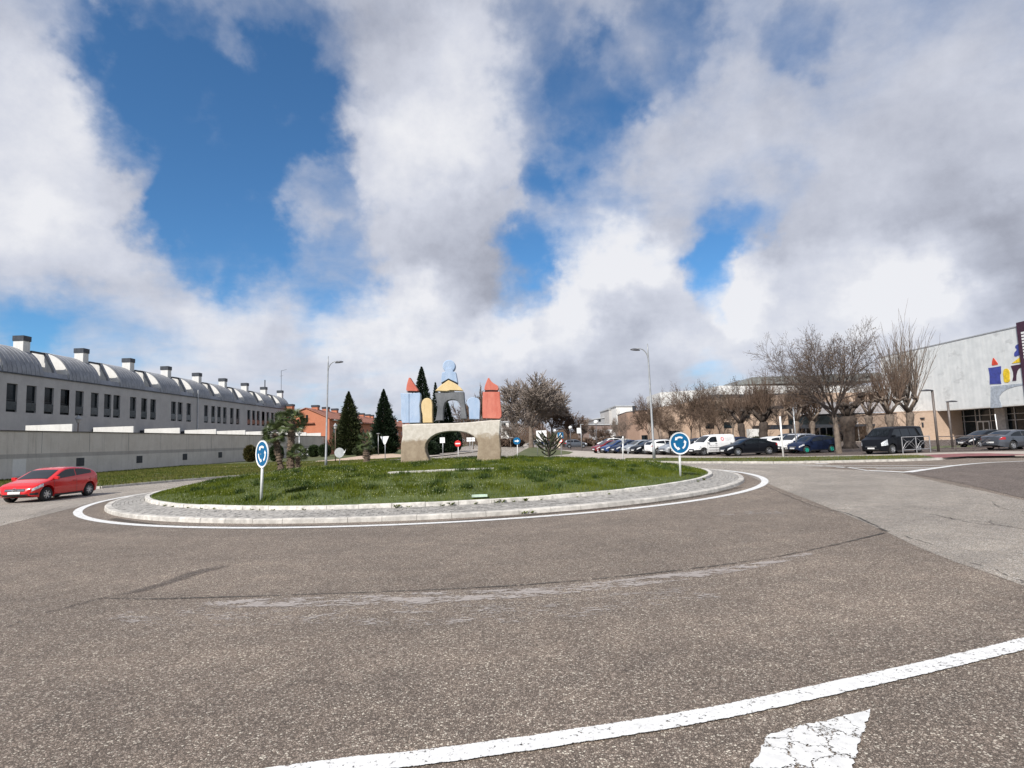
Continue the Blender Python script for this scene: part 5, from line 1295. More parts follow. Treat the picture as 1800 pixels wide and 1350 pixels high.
def fit_tree(root, w, h):      # scale the crown to the wanted width and height
    xs = [(v.co.x, v.co.z) for c in root.children for v in c.data.vertices]
    W_ = np.percentile([abs(x) for x, z in xs], 98.5) * 2; H_ = np.percentile([z for x, z in xs], 99.7)
    root.scale = (w / W_, w / W_, h / H_)
# big plane tree by the car park
loc = G(1475, 797, Z1); pxm = 1030 / loc.y
T = Tree(11, .0095)
T.limb(Vector((0, 0, 0)), Vector((.0, 0, 1)), 3.4, .30, 0, [(9, .82, 1.5, .0, .03), (8, .62, .5, .05, .08), (7, .62, .5, .03, .11), (5, .65, .5, .02, .13), (4, .65, .5, .01, .15), (0, 0, 0, .03, .15)])
t = T.finish('bare_plane_tree', 'large bare tree with a wide round crown, left of the black van', loc, M_bark, M_twig, 2600, .055)
fit_tree(t, 186 / pxm * .97, top_h(loc, 1470, 569))
def pollard(seed, u, v, vt, wpx, trunk_r, trunk_h, shoots, label, m=M_twigp, spread=.45, mt=M_bark, lean=(0, 0), knob=.5, zmul=1, group=None, name='pollard_tree', sub=3, leaves=0, Y=None):
    loc = G(u, v, Z1)
    if Y: loc = Vector((at(u, v, Y).x, Y, Z1)); rn = random.Random(seed); T = Tree(seed, .012)
    # rough trunk with swollen head and stub arms
    mb = T.tr; n_ = 9; pts = []; rad = []
    for k in range(n_):
        z = trunk_h * k / (n_ - 1); pts.append((lean[0] * z + rn.uniform(-.05, .05), lean[1] * z, z)); rad.append(trunk_r * (1.25 if k == 0 else 1) * rn.uniform(.82, 1.15) * (1.0 + (.3 * knob if n_ - 4 < k < n_ - 1 else 0)) * (.45 if k == n_ - 1 else 1))
    mb.tube(pts, rad, 12)
    for i_ in range(len(mb.v)):
        x_, y_, z_ = mb.v[i_]; k_ = 1 + .16 * sin(x_ * 9 / max(trunk_r, .2) + z_ * 3) * cos(y_ * 8 / max(trunk_r, .2) - z_ * 5) + rn.uniform(-.07, .07); mb.v[i_] = (pts[0][0] + (x_ - pts[0][0]) * k_, y_ * k_, z_)
    for _ in range(int(60 * knob)):
        a_ = rn.uniform(0, 2 * pi); z_ = rn.uniform(.3, trunk_h); q_ = Vector((lean[0] * z_ + cos(a_) * trunk_r, sin(a_) * trunk_r, z_)); T.limb(q_, Vector((cos(a_), sin(a_), 1.2)), rn.uniform(.5, 1.4), .014, 3, [None] * 3 + [(3, .4, .5, .02, .1), (0, 0, 0, .02, .1)])
    H = top_h(loc, u, vt); heads = []
    arms = rn.randint(4, 6); hx = Vector(pts[-1])
    for k in range(arms):
        az = 2 * pi * k / arms + rn.uniform(-.4, .4); L = trunk_h * rn.uniform(.18, .38) + .3; e = hx + Vector((cos(az) * L * .8, sin(az) * L * .8, L * rn.uniform(.5, 1.1)))
        mb.tube([hx - Vector((0, 0, .3)), hx.lerp(e, .5) + Vector((0, 0, -.1)), e], [trunk_r * .6, trunk_r * .42, trunk_r * .3], 7); heads.append(e)
        [mb.tube([e, e + Vector((rn.gauss(0, .25), rn.gauss(0, .25), rn.uniform(.15, .5)))], [trunk_r * .36, trunk_r * .12], 5) for _ in range(7)]
    heads.append(hx + Vector((0, 0, .4)))
    R = wpx / (1030 / loc.y) / 2
    for k in range(shoots):
        h0 = rn.choice(heads); az = rn.uniform(0, 2 * pi); sp = rn.uniform(0, 1) ** .7 * spread
        d = Vector((cos(az) * sp, sin(az) * sp, 1)).normalized(); L = (H - h0.z) * rn.uniform(.5, 1.0) * (1 - .35 * sp)
        T.limb(h0.copy(), d, L, .035 * L / 5 + .018, 2, [None, None, (sub, .35, .42, .05, .045), (2, .4, .5, .02, .06), (0, 0, 0, .02, .06)])
    t = T.finish(name, label, loc, mt, m, leaves, .06, group)
    return t
pollard(21, 1604, 787, 590, 95, 0.34, 3.6, 85, 'bare pollard tree with tall straight shoots right of the black van, before the white hall', Y=60)
pollard(22, 1568, 786, 640, 70, 0.31, 3.4, 85, 'bare pollard tree with short tangled shoots just above the van roof', m=M_twigr, spread=.7, Y=58)
pollard(23, 1494, 788, 690, 70, 0.59, 3.3, 76, 'massive old ivy clad stump with shoots, left of the black van', m=M_twigr, spread=.9, mt=M_barkd, knob=1.1, Y=57)
pollard(24, 1344, 781, 668, 66, 0.46, 3.3, 144, 'dark pollard with a brush of shoots above the black saloon, right of its pair', m=M_twigr, spread=.6, mt=M_barkd, lean=(.0, 0), Y=72)
pollard(25, 1309, 781, 690, 60, 0.37, 3.2, 119, 'dark leaning pollard tree above the black saloon, left one of the pair', m=M_twigr, spread=.75, mt=M_barkd, lean=(-.12, 0), Y=72)
pollard(26, 1402, 782, 672, 76, 0.31, 3.2, 127, 'pollard tree with tangled brown shoots above the white cars', m=M_twigr, spread=.9, Y=70)
pollard(27, 1430, 782, 665, 76, 0.31, 3.2, 127, 'pollard tree with tangled brown shoots left of the big plane tree', m=M_twigr, spread=.9, Y=72)
pollard(28, 1532, 785, 672, 66, 0.31, 3.4, 110, 'pollard tree with low brown shoots behind the nose of the black van', m=M_twigr, spread=.9, Y=62)
def bare(seed, u, v, vt, wpx, label, m=M_twig, leaves=0, dense=0, mt=M_bark, group='bare trees around the car park', yoff=0, base=.16, tr=.03, Y=None):
    loc = G(u, v, Z1)
    if Y: loc = Vector((at(u, v, Y).x, Y, Z1))
    if yoff: loc = Vector((loc.x * (loc.y + yoff) / loc.y, loc.y + yoff, Z1))
    T = Tree(seed, tr)
    sp = [(6, .7, 1.3, .0, .04), (6, .65, .55, .04, .1), (6 + dense, .65, .55, .03, .12), (5 + dense, .65, .52, .02, .14), (0, 0, 0, .03, .15)]
    T.limb(Vector((0, 0, 0)), Vector((0, 0, 1)), 3.0, base, 0, sp)
    t = T.finish('bare_tree', label, loc, mt, m, leaves, .07, group); fit_tree(t, wpx / (1030 / loc.y), top_h(loc, u, vt)); return t
bare(31, 1289, 779, 668, 108, 'bare tree with yellowish dry leaves behind the white van', M_twigp, 2500, 1, tr=.02, Y=82)
bare(32, 1214, 778, 672, 84, 'bushy brown tree left of the white van, before the white upper wall', M_twigr, 1800, 2, tr=.02, Y=84)
bare(33, 1142, 777, 697, 60, 'bushy brown tree right of the street lamp pole', M_twigr, 1800, 2, tr=.02, Y=92)
bare(34, 1250, 777, 700, 60, 'brown bare tree directly above the white van', M_twigr, 1200, 2, tr=.02, Y=80)
bare(35, 1100, 778, 722, 44, 'pale thin tree before the brown brick block', M_twigp, 300, 1, tr=.02, Y=100)
bare(36, 1180, 777, 715, 50, 'low bare tree before the wing wall, above the blue roundabout sign', M_twigr, 1200, 2, tr=.02, Y=86)
bare(37, 1375, 778, 690, 70, 'low bare tree between the dark pollards and the tangled pollards', M_twig, 500, 1, tr=.02, Y=84)
# large trees along the far avenue
bare(41, 934, 786.5, 664, 124, 'largest bare tree of the avenue, round crown right of the sculpture', M_twigg, 0, 4, base=.3, tr=.045, group='bare avenue trees')
for i, (u, v, vt, w, yo, lab) in enumerate(((972, 785, 672, 84, 6, 'bare avenue tree forming the right half of the big crown'), (912, 786, 700, 60, 12, 'dense brown avenue tree at the left foot of the big crown'), (1000, 786, 712, 60, 20, 'low brown tree right of the notice board'),
    (955, 784, 705, 70, 30, 'dense brown tree behind the notice board'), (1024, 784.5, 737, 46, 20, 'low brown tree behind the banner lamp'), (1048, 784, 748, 34, 0, 'small dark trunked tree left of the pale shutters'),
    (1062, 784, 752, 28, 0, 'small dark trunked tree between the pale shutters'), (1084, 783, 735, 32, 20, 'thin pale tree left of the dark shed'),
    (848, 785, 680, 56, 10, 'hazy bare tree behind the blue arched block'), (822, 785, 705, 50, 30, 'hazy bare tree seen through the grey gateway'), (870, 786, 712, 44, 40, 'bare tree behind the red tower'), (886, 784, 722, 44, 20, 'brown bare tree just right of the red tower'),
    (832, 790, 742, 46, 0, 'low bare tree seen through the right of the concrete arch'), (898, 785, 745, 40, -10, 'dark shrubby tree left of the blue arrow sign'))):
    bare(50 + i, u, v, vt, w, lab, M_twigg if i < 2 else [M_twigr, M_twigg, M_twigr][i % 3], 0, 2, base=.25, tr=.045, group='bare avenue trees', yoff=yo)
for i, (u, v, vt, w, Y_, lab) in enumerate(((1160, 780, 690, 60, 95, 'thin brown tree before the left end of the white rotunda wall'), (1232, 780, 678, 70, 88, 'brown tree with fine twigs before the right end of the white rotunda wall'), (1268, 780, 685, 60, 84, 'fine twigged tree before the corner of the upper brick wall'),
    (1325, 780, 676, 60, 84, 'fine twigged tree between the two dark pollards'))):
    bare(90 + i, u, v, vt, w, lab, [M_twigr, M_twig][i % 2], 700, 2, base=.14, tr=.02, Y=Y_)
# far belt of bare woodland closing the end of the avenue
rs_ = np.random.RandomState(77); n = 60000
X_ = rs_.uniform(-75, 75, n); Yf = rs_.uniform(250, 275, n); hmax = 6.5 + 2.5 * np.sin(X_ * .22) + 1.6 * np.sin(X_ * .61 + 1); Zf = hmax * rs_.uniform(0, 1, n) ** .8
a_ = rs_.uniform(-1.2, 1.2, n); L_ = rs_.uniform(.7, 1.8, n); v_ = np.zeros((n, 3, 3))
v_[:, 0] = np.c_[X_ - .06, Yf, Zf]; v_[:, 1] = np.c_[X_ + .06, Yf, Zf]; v_[:, 2] = np.c_[X_ + np.sin(a_) * L_, Yf, Zf + np.cos(a_) * L_]
tag(np_mesh('far_woodland', v_.reshape(-1, 3), 3, M_twigr), 'far belt of bare brown woodland behind the avenue and car park', 'woodland', kind='stuff')
# conifers: tapered crowns of short drooping sprays
M_conif = leafmat('dark_conifer_leaf', [(.006, .013, .006), (.012, .024, .010), (.020, .036, .014)], trans=.08, scale=.6)
M_conif2 = leafmat('olive_conifer_leaf', [(.018, .024, .009), (.034, .044, .015), (.055, .062, .024)], trans=.1, scale=.5)
def conifer(seed, u, v, vt, wpx, label, m, n=11000, pw=1.0, ragged=.12, yoff=0, name='conifer', size=.5):
    loc = G(u, v, Z1)
    if yoff: loc = Vector((loc.x * (loc.y + yoff) / loc.y, loc.y + yoff, Z1))
    H = top_h(loc, u, vt); R = wpx / (1030 / loc.y) / 2; rs_ = np.random.RandomState(seed)
    root = thing(name, label, 'tree' if name == 'conifer' else 'bush', loc, group='dark conifers left of the sculpture' if name == 'conifer' else None)
    mb = MB(); mb.tube([(0, 0, 0), (0, 0, H * .5), (0, 0, H * .97)], [R * .12, R * .07, .02], 8); mb.build('trunk', M_barkd, root)
    z = rs_.uniform(.02, 1, n) ** 1.25; a = rs_.uniform(0, 2 * pi, n)
    prof = np.clip(1 - z, 0, 1) ** pw * np.clip(z / .10, .6, 1)
    rr_ = prof * R * (1 + ragged * (np.sin(a * 3 + z * 9 + seed) + .8 * np.sin(a * 5 + z * 37) + .6 * np.sin(z * 61 + a * 2)) * .75 + rs_.normal(0, ragged, n)) * rs_.uniform(.3, 1, n) ** .35
    P = np.c_[np.cos(a) * rr_, np.sin(a) * rr_, z * H]
    s_ = size * rs_.uniform(.5, 1.2, n) * (.35 + .65 * np.clip(prof * 1.6, 0, 1))
    out_ = np.c_[np.cos(a), np.sin(a), np.full(n, .75)] + rs_.normal(0, .35, (n, 3)); out_ /= np.linalg.norm(out_, axis=1)[:, None]
    sd_ = np.cross(out_, rs_.normal(0, 1, (n, 3))); sd_ /= np.linalg.norm(sd_, axis=1)[:, None] + 1e-9
    v_ = np.zeros((n, 3, 3)); v_[:, 0] = P - sd_ * (s_ * .28)[:, None]; v_[:, 1] = P + sd_ * (s_ * .28)[:, None]; v_[:, 2] = P + out_ * s_[:, None]
    np_mesh('crown', v_.reshape(-1, 3), 3, m, root)
    return root
conifer(1, 614, 800, 688, 52, 'broad olive dark conifer with a pointed tip, left one of the pair', M_conif2, 20000, .85, .22)
conifer(2, 676, 797.5, 684, 52, 'very dark narrow conifer behind the white triangle sign, right one of the pair', M_conif, 20000, .85, .17)
conifer(3, 744, 798, 645, 52, 'tallest dark conifer rising behind the yellow arched block', M_conif, 16000, .75, .12)
conifer(4, 768, 797, 672, 26, 'thin conifer tip behind the grey gateway', M_conif, 5000, .8, .15, 6)
conifer(5, 787, 797, 703, 40, 'dark conifer seen inside the left of the grey gateway', M_conif, 8000, .8, .2, 10)
def bush(seed, u, v, rpx, hpx, label, m, n=4500, name='round_bush', yoff=0, group=None, size=.28):
    loc = G(u, v, Z1)
    if yoff: loc = Vector((loc.x * (loc.y + yoff) / loc.y, loc.y + yoff, Z1))
    k = 1030 / loc.y; R, H = rpx / k, hpx / k; rs_ = np.random.RandomState(seed)
    root = thing(name, label, 'bush', loc, group=group)
    mb = MB(); mb.tube([(0, 0, 0), (0, 0, H * .6)], [.09, .05], 6); mb.build('stem', M_barkd, root)
    d = rs_.normal(0, 1, (n, 3)); d /= np.linalg.norm(d, axis=1)[:, None]
    rad = rs_.uniform(.55, 1, n) ** .4 * (1 + .07 * np.sin(d[:, 0] * 9) * np.cos(d[:, 2] * 8 + d[:, 1] * 5))
    P = d * rad[:, None] * np.array([R, R, H / 2]) + np.array([0, 0, H / 2 + .05])
    s_ = size * rs_.uniform(.5, 1.2, n); o_ = d + rs_.normal(0, .6, (n, 3)); o_ /= np.linalg.norm(o_, axis=1)[:, None]
    sd_ = np.cross(o_, rs_.normal(0, 1, (n, 3))); sd_ /= np.linalg.norm(sd_, axis=1)[:, None] + 1e-9
    v_ = np.zeros((n, 3, 3)); v_[:, 0] = P - sd_ * (s_ * .35)[:, None]; v_[:, 1] = P + sd_ * (s_ * .35)[:, None]; v_[:, 2] = P + o_ * s_[:, None]
    np_mesh('foliage', v_.reshape(-1, 3), 3, m, root); return root
M_bush = leafmat('bush_leaf', [(.014, .026, .009), (.028, .048, .014), (.05, .07, .024)], trans=.12)
M_bushr = leafmat('rusty_bush_leaf', [(.03, .032, .009), (.06, .055, .014), (.11, .07, .02)], trans=.12)
bg_ = 'round clipped bushes along the wall'
bush(1, 440, 812, 10, 28, 'rusty green round bush left of the blue roundabout sign', M_bushr, group=bg_)
bush(2, 486, 811, 11, 28, 'round green bush half hidden by the left palm trunk', M_bush, group=bg_)
bush(3, 552, 803.5, 9.5, 20, 'round dark bush left of the left street lamp', M_bush, group=bg_)
bush(4, 571, 803, 10, 21, 'round dark bush directly behind the left street lamp', M_bush, group=bg_)
for i, (u, v, r_, h_, lab) in enumerate(((762, 799, 14, 38, 'dark evergreen shrub at the left inside the concrete arch'), (786, 796, 16, 42, 'tallest dark evergreen shrub inside the concrete arch'), (755, 800, 12, 20, 'low dark shrub at the foot of the arch opening'), (800, 793, 10, 34, 'dark evergreen shrub right of the white square sign'))):
    bush(20 + i, u, v, r_, h_, lab, M_conif, 6000, 'evergreen_shrub', size=.6)
for i, (u, v, r_, h_, lab) in enumerate(((1330, 786, 9, 14, 'low ivy bush under the dark pollards'), (1455, 787, 12, 16, 'dark shrub between the dark hatchback and the old stump'), (1585, 784, 9, 16, 'dark shrub between the trunks above the van'), (640, 801, 18, 16, 'dark low shrub between the two conifers'))):
    bush(40 + i, u, v, r_, h_, lab, M_conif2, 2500, 'shrub', size=.4)
for i, (u, w_) in enumerate(((905, 16), (1020, 30), (1065, 20), (885, 14))):
    bush(60 + i, u, 785, w_, 12, ['dark hedge clump left of the blue arrow sign', 'dark hedge clump behind the banner lamp', 'dark hedge clump behind the white cars', 'dark hedge clump right of the sculpture base'][i], M_twigr, 2500, 'hedge', size=.6)
# palms
M_palm = leafmat('palm_leaf', [(.03, .05, .014), (.06, .085, .022), (.11, .13, .045)], trans=.15, rough=.45, spec=.6)
M_ptr = mat('palm_trunk_fibre', (.055, .04, .03), .95, col2=(.16, .115, .08), scale=7, bump=.8, bscale=14)
def fan_leaf():
    mb = MB(); n_ = 17; L = 1.0
    mb.tube([(0, 0, 0), (.5, 0, .06), (.95, 0, 0)], [.02, .014, .012], 4)
    for k in range(n_):
        a = radians(-105 + 210 * k / (n_ - 1)); l_ = .85 * (1 - .25 * abs(k - n_ / 2) / n_); w = .05
        c = Vector((.95, 0, 0)); d = Vector((cos(a), sin(a), 0)); s_ = Vector((-sin(a), cos(a), 0))
        m_ = c + d * l_ * .55 + Vector((0, 0, .05)); e = c + d * l_ + Vector((0, 0, -.16))
        mb.face([c, m_ - s_ * w, m_ + Vector((0, 0, .03)), m_ + s_ * w]); mb.face([m_ - s_ * w, e, m_ + s_ * w, m_ + Vector((0, 0, .03))])
    return mb
leaf_proto = None
def palm(seed, u, v, ut, vt, tr, crown, nleaf, label, spread=1.0):
    global leaf_proto
    loc = G(u, v, Z1); rn = random.Random(seed); tp = at(ut, vt, loc.y) - loc; H = tp.z
    root = thing('fan_palm', label, 'palm tree', loc, group='fan palms on the left verge')
    mb = MB(); n_ = 14
    for k in range(n_):
        z0, z1 = H * k / n_, H * (k + 1) / n_; q0, q1 = tp * (z0 / H), tp * (z1 / H)
        r0 = tr * rn.uniform(.85, 1.1); mb.tube([q0, q1], [r0 * 1.18, r0 * .88], 9)
    mb.build('trunk', M_ptr, root)
    mb = MB()
    for k in range(int(H * 26)):
        z = rn.uniform(0, H); a = rn.uniform(0, 2 * pi); q = tp * (z / H); p0 = q + Vector((cos(a), sin(a), 0)) * tr * .8
        mb.tube([p0, p0 + Vector((cos(a) * .17, sin(a) * .17, .12))], [.05, .02], 3)
    mb.build('leaf_stubs', M_ptr, root)['kind'] = 'stuff'
    for k in range(nleaf):
        a = 2.4 * k + rn.uniform(-.3, .3); el = radians(78 - 125 * (k / nleaf) ** .8 * spread) + rn.uniform(-.12, .12)
        if leaf_proto is None: o = fan_leaf().build('palm_leaf', M_palm, root); leaf_proto = o.data
        else: o = link('palm_leaf', leaf_proto, root)
        s_ = crown * rn.uniform(.8, 1.1); o.scale = (s_,) * 3; o.location = tp + Vector((0, 0, rn.uniform(-.25, .1)))
        o.rotation_mode = 'XYZ'; o.rotation_euler = Euler_fix(a, el, rn.uniform(-1.25, 1.25))
from mathutils import Euler
def Euler_fix(az, el, roll):
    return (Matrix.Rotation(az, 3, 'Z') @ Matrix.Rotation(-el, 3, 'Y') @ Matrix.Rotation(roll, 3, 'X')).to_euler()
palm(1, 511, 829, 513, 741, .29, .84, 30, 'tallest fan palm, with a wide crown and a thick trunk, left of the street lamp', .9)
palm(2, 495, 829, 483, 762, .23, .78, 30, 'second fan palm with a shaggy crown leaning left over the wall', 1.0)
palm(3, 524, 829, 522, 797, .17, .62, 24, 'smallest fan palm at the right foot of the two tall ones', .8)
palm(4, 645, 817, 643, 776, .30, .62, 30, 'lone short fan palm left of the white triangle sign', 1.3)
# monkey puzzle on the island
loc = Gm(965, 806.5); k = 1030 / loc.y; loc.z = mound(loc.x, loc.y) - .03
root = thing('araucaria_tree', 'small dark araucaria with upcurved spiky limbs at the far side of the island', 'small tree', loc)
H = 44 / k; mb = MB(); mb.tube([(0, 0, 0), (0, 0, H * .5), (-.05, 0, H * .86)], [.045, .035, .02], 6); mb.build('trunk', M_barkd, root)
M_arau = mat('araucaria_scales', (.018, .022, .010), .9, col2=(.045, .045, .022), scale=12)
rn = random.Random(5)
for w_, (zf, Lp, n_) in enumerate(((.14, 11, 4), (.30, 23, 6), (.47, 26, 6), (.64, 22, 6), (.82, 15, 5))):
    for j in range(n_):
        a = 2 * pi * j / n_ + w_ * .7 + rn.uniform(-.2, .2); L = Lp * 1.15 / k * rn.uniform(.85, 1.1); pts = []
        for s_ in range(8):
            t = s_ / 7; pts.append((cos(a) * L * t, sin(a) * L * t, H * zf + L * (.12 * t + .55 * t * t)))
        mb = MB(); mb.tube(pts, [.018 + .02 * min(1, t_ / 2) for t_ in range(7)] + [.02], 5)
        for s_ in range(34):
            t = rn.uniform(.15, 1); i = min(6, int(t * 7)); p = Vector(pts[i]).lerp(Vector(pts[i + 1]), t * 7 - i); d = Vector((rn.gauss(0, 1), rn.gauss(0, 1), rn.gauss(0, 1))).normalized()
            e = d.orthogonal().normalized() * .012; mb.face([p - e, p + e, p + d * .075])
        mb.build('limb', M_arau, root)
# ---------------------------------------------------------------- cars
def paint(name, c, metal=.25, rough=.32):
    dk = max(c) < .06
    m = mat(name, c, .3 if dk else rough, 0 if dk else metal, var=.02, coat=.06 if dk else .4, spec=.1 if dk else .35); return m
P_red = paint('red_car_paint', (.56, .008, .010), 0); P_white = paint('white_car_paint', (.74, .74, .73), 0); P_black = paint('black_car_paint', (.008, .009, .012)); P_navy = paint('navy_car_paint', (.012, .02, .05))
P_blue = paint('blue_car_paint', (.02, .05, .16)); P_silver = paint('silver_car_paint', (.42, .44, .46), .6); P_grey = paint('grey_car_paint', (.10, .11, .13), .5); P_dred = paint('dark_red_car_paint', (.20, .012, .015), .2)
M_tyre = mat('tyre_rubber', (.018, .018, .018), .85); M_rim = mat('alloy_rim', (.45, .46, .48), .3, .8); M_cglass = mat('car_window_glass', (.008, .011, .014), .05, var=.2, scale=.6, spec=.5, coat=0)
M_plast2 = mat('black_car_plastic', (.02, .02, .021), .6); M_lampc = mat('headlamp_glass', (.62, .65, .68), .08, .3, var=.3, scale=9); M_tail = mat('tail_lamp_red', (.35, .012, .012), .15, coat=.6); P_red.node_tree.nodes['Principled BSDF'].inputs['Roughness'].default_value = .22; P_red.node_tree.nodes['Principled BSDF'].inputs['Coat Weight'].default_value = .8
M_chrome = mat('chrome_trim', (.7, .7, .72), .12, .95)
M_plate = mat('number_plate', (.72, .72, .70), .5, col2=(.55, .55, .55), scale=22)
TYPES = {
 'hatch': dict(L=4.02, W=1.75, r=.315, ax=(-1.26, 1.28), belt=.93, T=[(-2.01, .50), (-2.0, .72), (-1.96, .93), (-1.84, 1.12), (-1.66, 1.27), (-1.45, 1.36), (-1.0, 1.44), (-.5, 1.48), (-.1, 1.475), (.15, 1.44), (.42, 1.35), (.8, 1.15), (1.12, .99), (1.35, .93), (1.65, .85), (1.85, .75), (1.95, .64), (2.01, .46)],
    ws=(1.10, .36), rg=(-1.93, -1.58), side=[(-1.42, -.42), (-.36, .95)], ztop=1.36, rise=.075),
 'sedan': dict(L=4.72, W=1.82, r=.325, ax=(-1.38, 1.42), belt=.93, T=[(-2.36, .48), (-2.35, .8), (-2.30, .98), (-2.1, 1.05), (-1.75, 1.09), (-1.5, 1.18), (-1.1, 1.34), (-.7, 1.42), (-.2, 1.44), (.2, 1.41), (.5, 1.32), (.95, 1.10), (1.2, .99), (1.6, .92), (2.0, .83), (2.2, .74), (2.31, .62), (2.36, .45)],
    ws=(1.18, .42), rg=(-1.68, -1.0), side=[(-1.50, -.5), (-.44, .98)], ztop=1.33),
 'suv': dict(L=4.35, W=1.84, r=.35, ax=(-1.3, 1.36), belt=1.05, T=[(-2.18, .55), (-2.17, .9), (-2.12, 1.12), (-1.98, 1.4), (-1.82, 1.55), (-1.4, 1.61), (-.6, 1.64), (-.1, 1.62), (.3, 1.54), (.8, 1.28), (1.12, 1.10), (1.5, 1.03), (1.85, .94), (2.05, .82), (2.14, .68), (2.18, .5)],
    ws=(1.10, .30), rg=(-2.08, -1.86), side=[(-1.72, -.5), (-.44, .95)], ztop=1.51),
 'smallvan': dict(L=4.25, W=1.83, r=.32, ax=(-1.32, 1.38), belt=1.12, T=[(-2.12, .5), (-2.12, 1.2), (-2.06, 1.65), (-1.95, 1.77), (-1.7, 1.81), (-.8, 1.83), (-.1, 1.82), (.3, 1.77), (.6, 1.66), (.95, 1.38), (1.25, 1.14), (1.45, 1.07), (1.75, .99), (1.95, .87), (2.06, .72), (2.12, .5)],
    ws=(1.22, .52), rg=None, side=[(-.02, 1.02)], ztop=1.62),
 'bigvan': dict(L=5.0, W=1.98, r=.345, ax=(-1.52, 1.5), belt=1.22, T=[(-2.5, .5), (-2.5, 1.2), (-2.44, 1.72), (-2.36, 1.9), (-2.2, 1.96), (-1.0, 1.99), (.2, 1.98), (.75, 1.94), (1.05, 1.85), (1.45, 1.5), (1.72, 1.27), (1.95, 1.17), (2.25, 1.05), (2.4, .92), (2.48, .75), (2.5, .5)],
    ws=(1.68, .98), rg=(-2.47, -2.40), side=[(-2.25, -.62), (-.55, .38), (.45, 1.45)], ztop=1.78),
}
def make_car(ty, P, wheel_mat=None):
    D = TYPES[ty]; L, W, T = D['L'], D['W'], D['T']; hx = L / 2; H = max(z for _, z in T); belt = D['belt']
    xs_, zs_ = [t[0] for t in T], [t[1] for t in T]
    def top(x): return float(np.interp(x, xs_, zs_))
    def bot(x):
        e = max(0, abs(x) - hx + .55) / .55
        return .20 + .14 * e * e
    def plan(x):
        t = abs(x) / hx
        return (W / 2) * (1 - (.10 if x > 0 else .06) * t ** 3) * max(0, 1 - max(0, (t - .86) / .14) ** 2.2 * (.42 if x > 0 else .30))
    cr = .10
    def half(x, z):
        zt, zb_ = top(x), bot(x)
        if z >= zt or z < zb_ - 1e-6: return 0.0
        s_ = .93 + .07 * min(1, (z - zb_) / .35) if z < .55 else 1.0 - .03 * max(0, (z - .62)) / max(.01, belt - .62)
        if z > belt: s_ = .97 - .20 * (z - belt) / (H - belt) ** 1.0 * 1.0
        w = plan(x) * s_
        c_ = min(cr, (zt - zb_) * .5)
        if z > zt - c_: q = (z - (zt - c_)) / c_; w *= max(0, 1 - q ** 3.2) ** (1 / 2.6)
        return w
    XS = sorted(set([round(float(x), 3) for x in np.linspace(-hx + .001, hx - .001, 46)] + [t[0] * .9995 for t in T]))
    mb = MB(); NZ = 18
    rings = []
    for x in XS:
        zt, zb_ = top(x), bot(x); c_ = min(cr, (zt - zb_) * .5); i = len(mb.v)
        zz = [zb_ + (zt - c_ - zb_) * (j / 10) for j in range(11)] + [zt - c_ + c_ * sin(pi / 2 * (j / 7)) for j in range(1, 7)] + [zt - 1e-4]
        side = [(half(x, z), z) for z in zz]
        for y, z in [(0, zb_)] + side + [(0, zt)]: mb.v.append((x, y, z))
        for y, z in reversed(side): mb.v.append((x, -y, z))
        rings.append((i, len(mb.v) - i))
    n_ = rings[0][1]
    for (a_, _), (b_, _) in zip(rings, rings[1:]):
        for j in range(n_): mb.f.append((a_ + j, a_ + (j + 1) % n_, b_ + (j + 1) % n_, b_ + j)); mb.m.append(0)
    mb.f.append(tuple(rings[0][0] + j for j in range(n_))); mb.m.append(0); mb.f.append(tuple(rings[-1][0] + j for j in reversed(range(n_)))); mb.m.append(0)
    root = thing('parked_car', None, None)
    body = mb.build('body', P, root, smooth=True, fix=True)
    r = D['r']
    cut = MB()
    for ax in D['ax']:
        for s_ in (-1, 1): cut.lathe([(0, W * .24 * s_), (r * 1.22, W * .24 * s_), (r * 1.22, W * .6 * s_), (0, W * .6 * s_)], (ax, 0, r + .02), 24, 'Y')
    co = cut.build('wheel_well_cutter', M_plast2, fix=True)
    md = body.modifiers.new('cut', 'BOOLEAN'); md.operation = 'DIFFERENCE'; md.object = co; md.solver = 'EXACT'
    bpy.context.view_layer.update()
    me2 = bpy.data.meshes.new_from_object(body.evaluated_get(bpy.context.evaluated_depsgraph_get()))
    body.modifiers.clear(); body.data = me2; bpy.data.objects.remove(co)
    me2.materials.clear(); me2.materials.append(P); me2.materials.append(M_plast2)
    for p in me2.polygons:
        p.material_index = 0
        c = p.center
        for ax in D['ax']:
            if hypot(c.x - ax, c.z - r - .02) < r * 1.2 and abs(c.y) < half(c.x, max(c.z, .3)) - .02: p.material_index = 1
    try:
        me2.set_sharp_from_angle(angle=radians(38))
    except Exception: pass
    def patch(name, x0, x1, zf0, zf1, m, s_=1, nx=10, nz=5, off=.006, parent=None):
        mb = MB(); g_ = []
        for i in range(nx + 1):
            x = x0 + (x1 - x0) * i / nx; z0, z1 = zf0(x), max(zf1(x), zf0(x) + .004)
            for j in range(nz + 1):
                z = z0 + (z1 - z0) * j / nz; mb.v.append((x, s_ * (half(x, z) + off), z))
        for i in range(nx):
            for j in range(nz):
                a_ = i * (nz + 1) + j; f = (a_, a_ + nz + 1, a_ + nz + 2, a_ + 1); mb.f.append(f if s_ < 0 else f[::-1]); mb.m.append(0)
        return mb.build(name, m, parent or root, smooth=True)
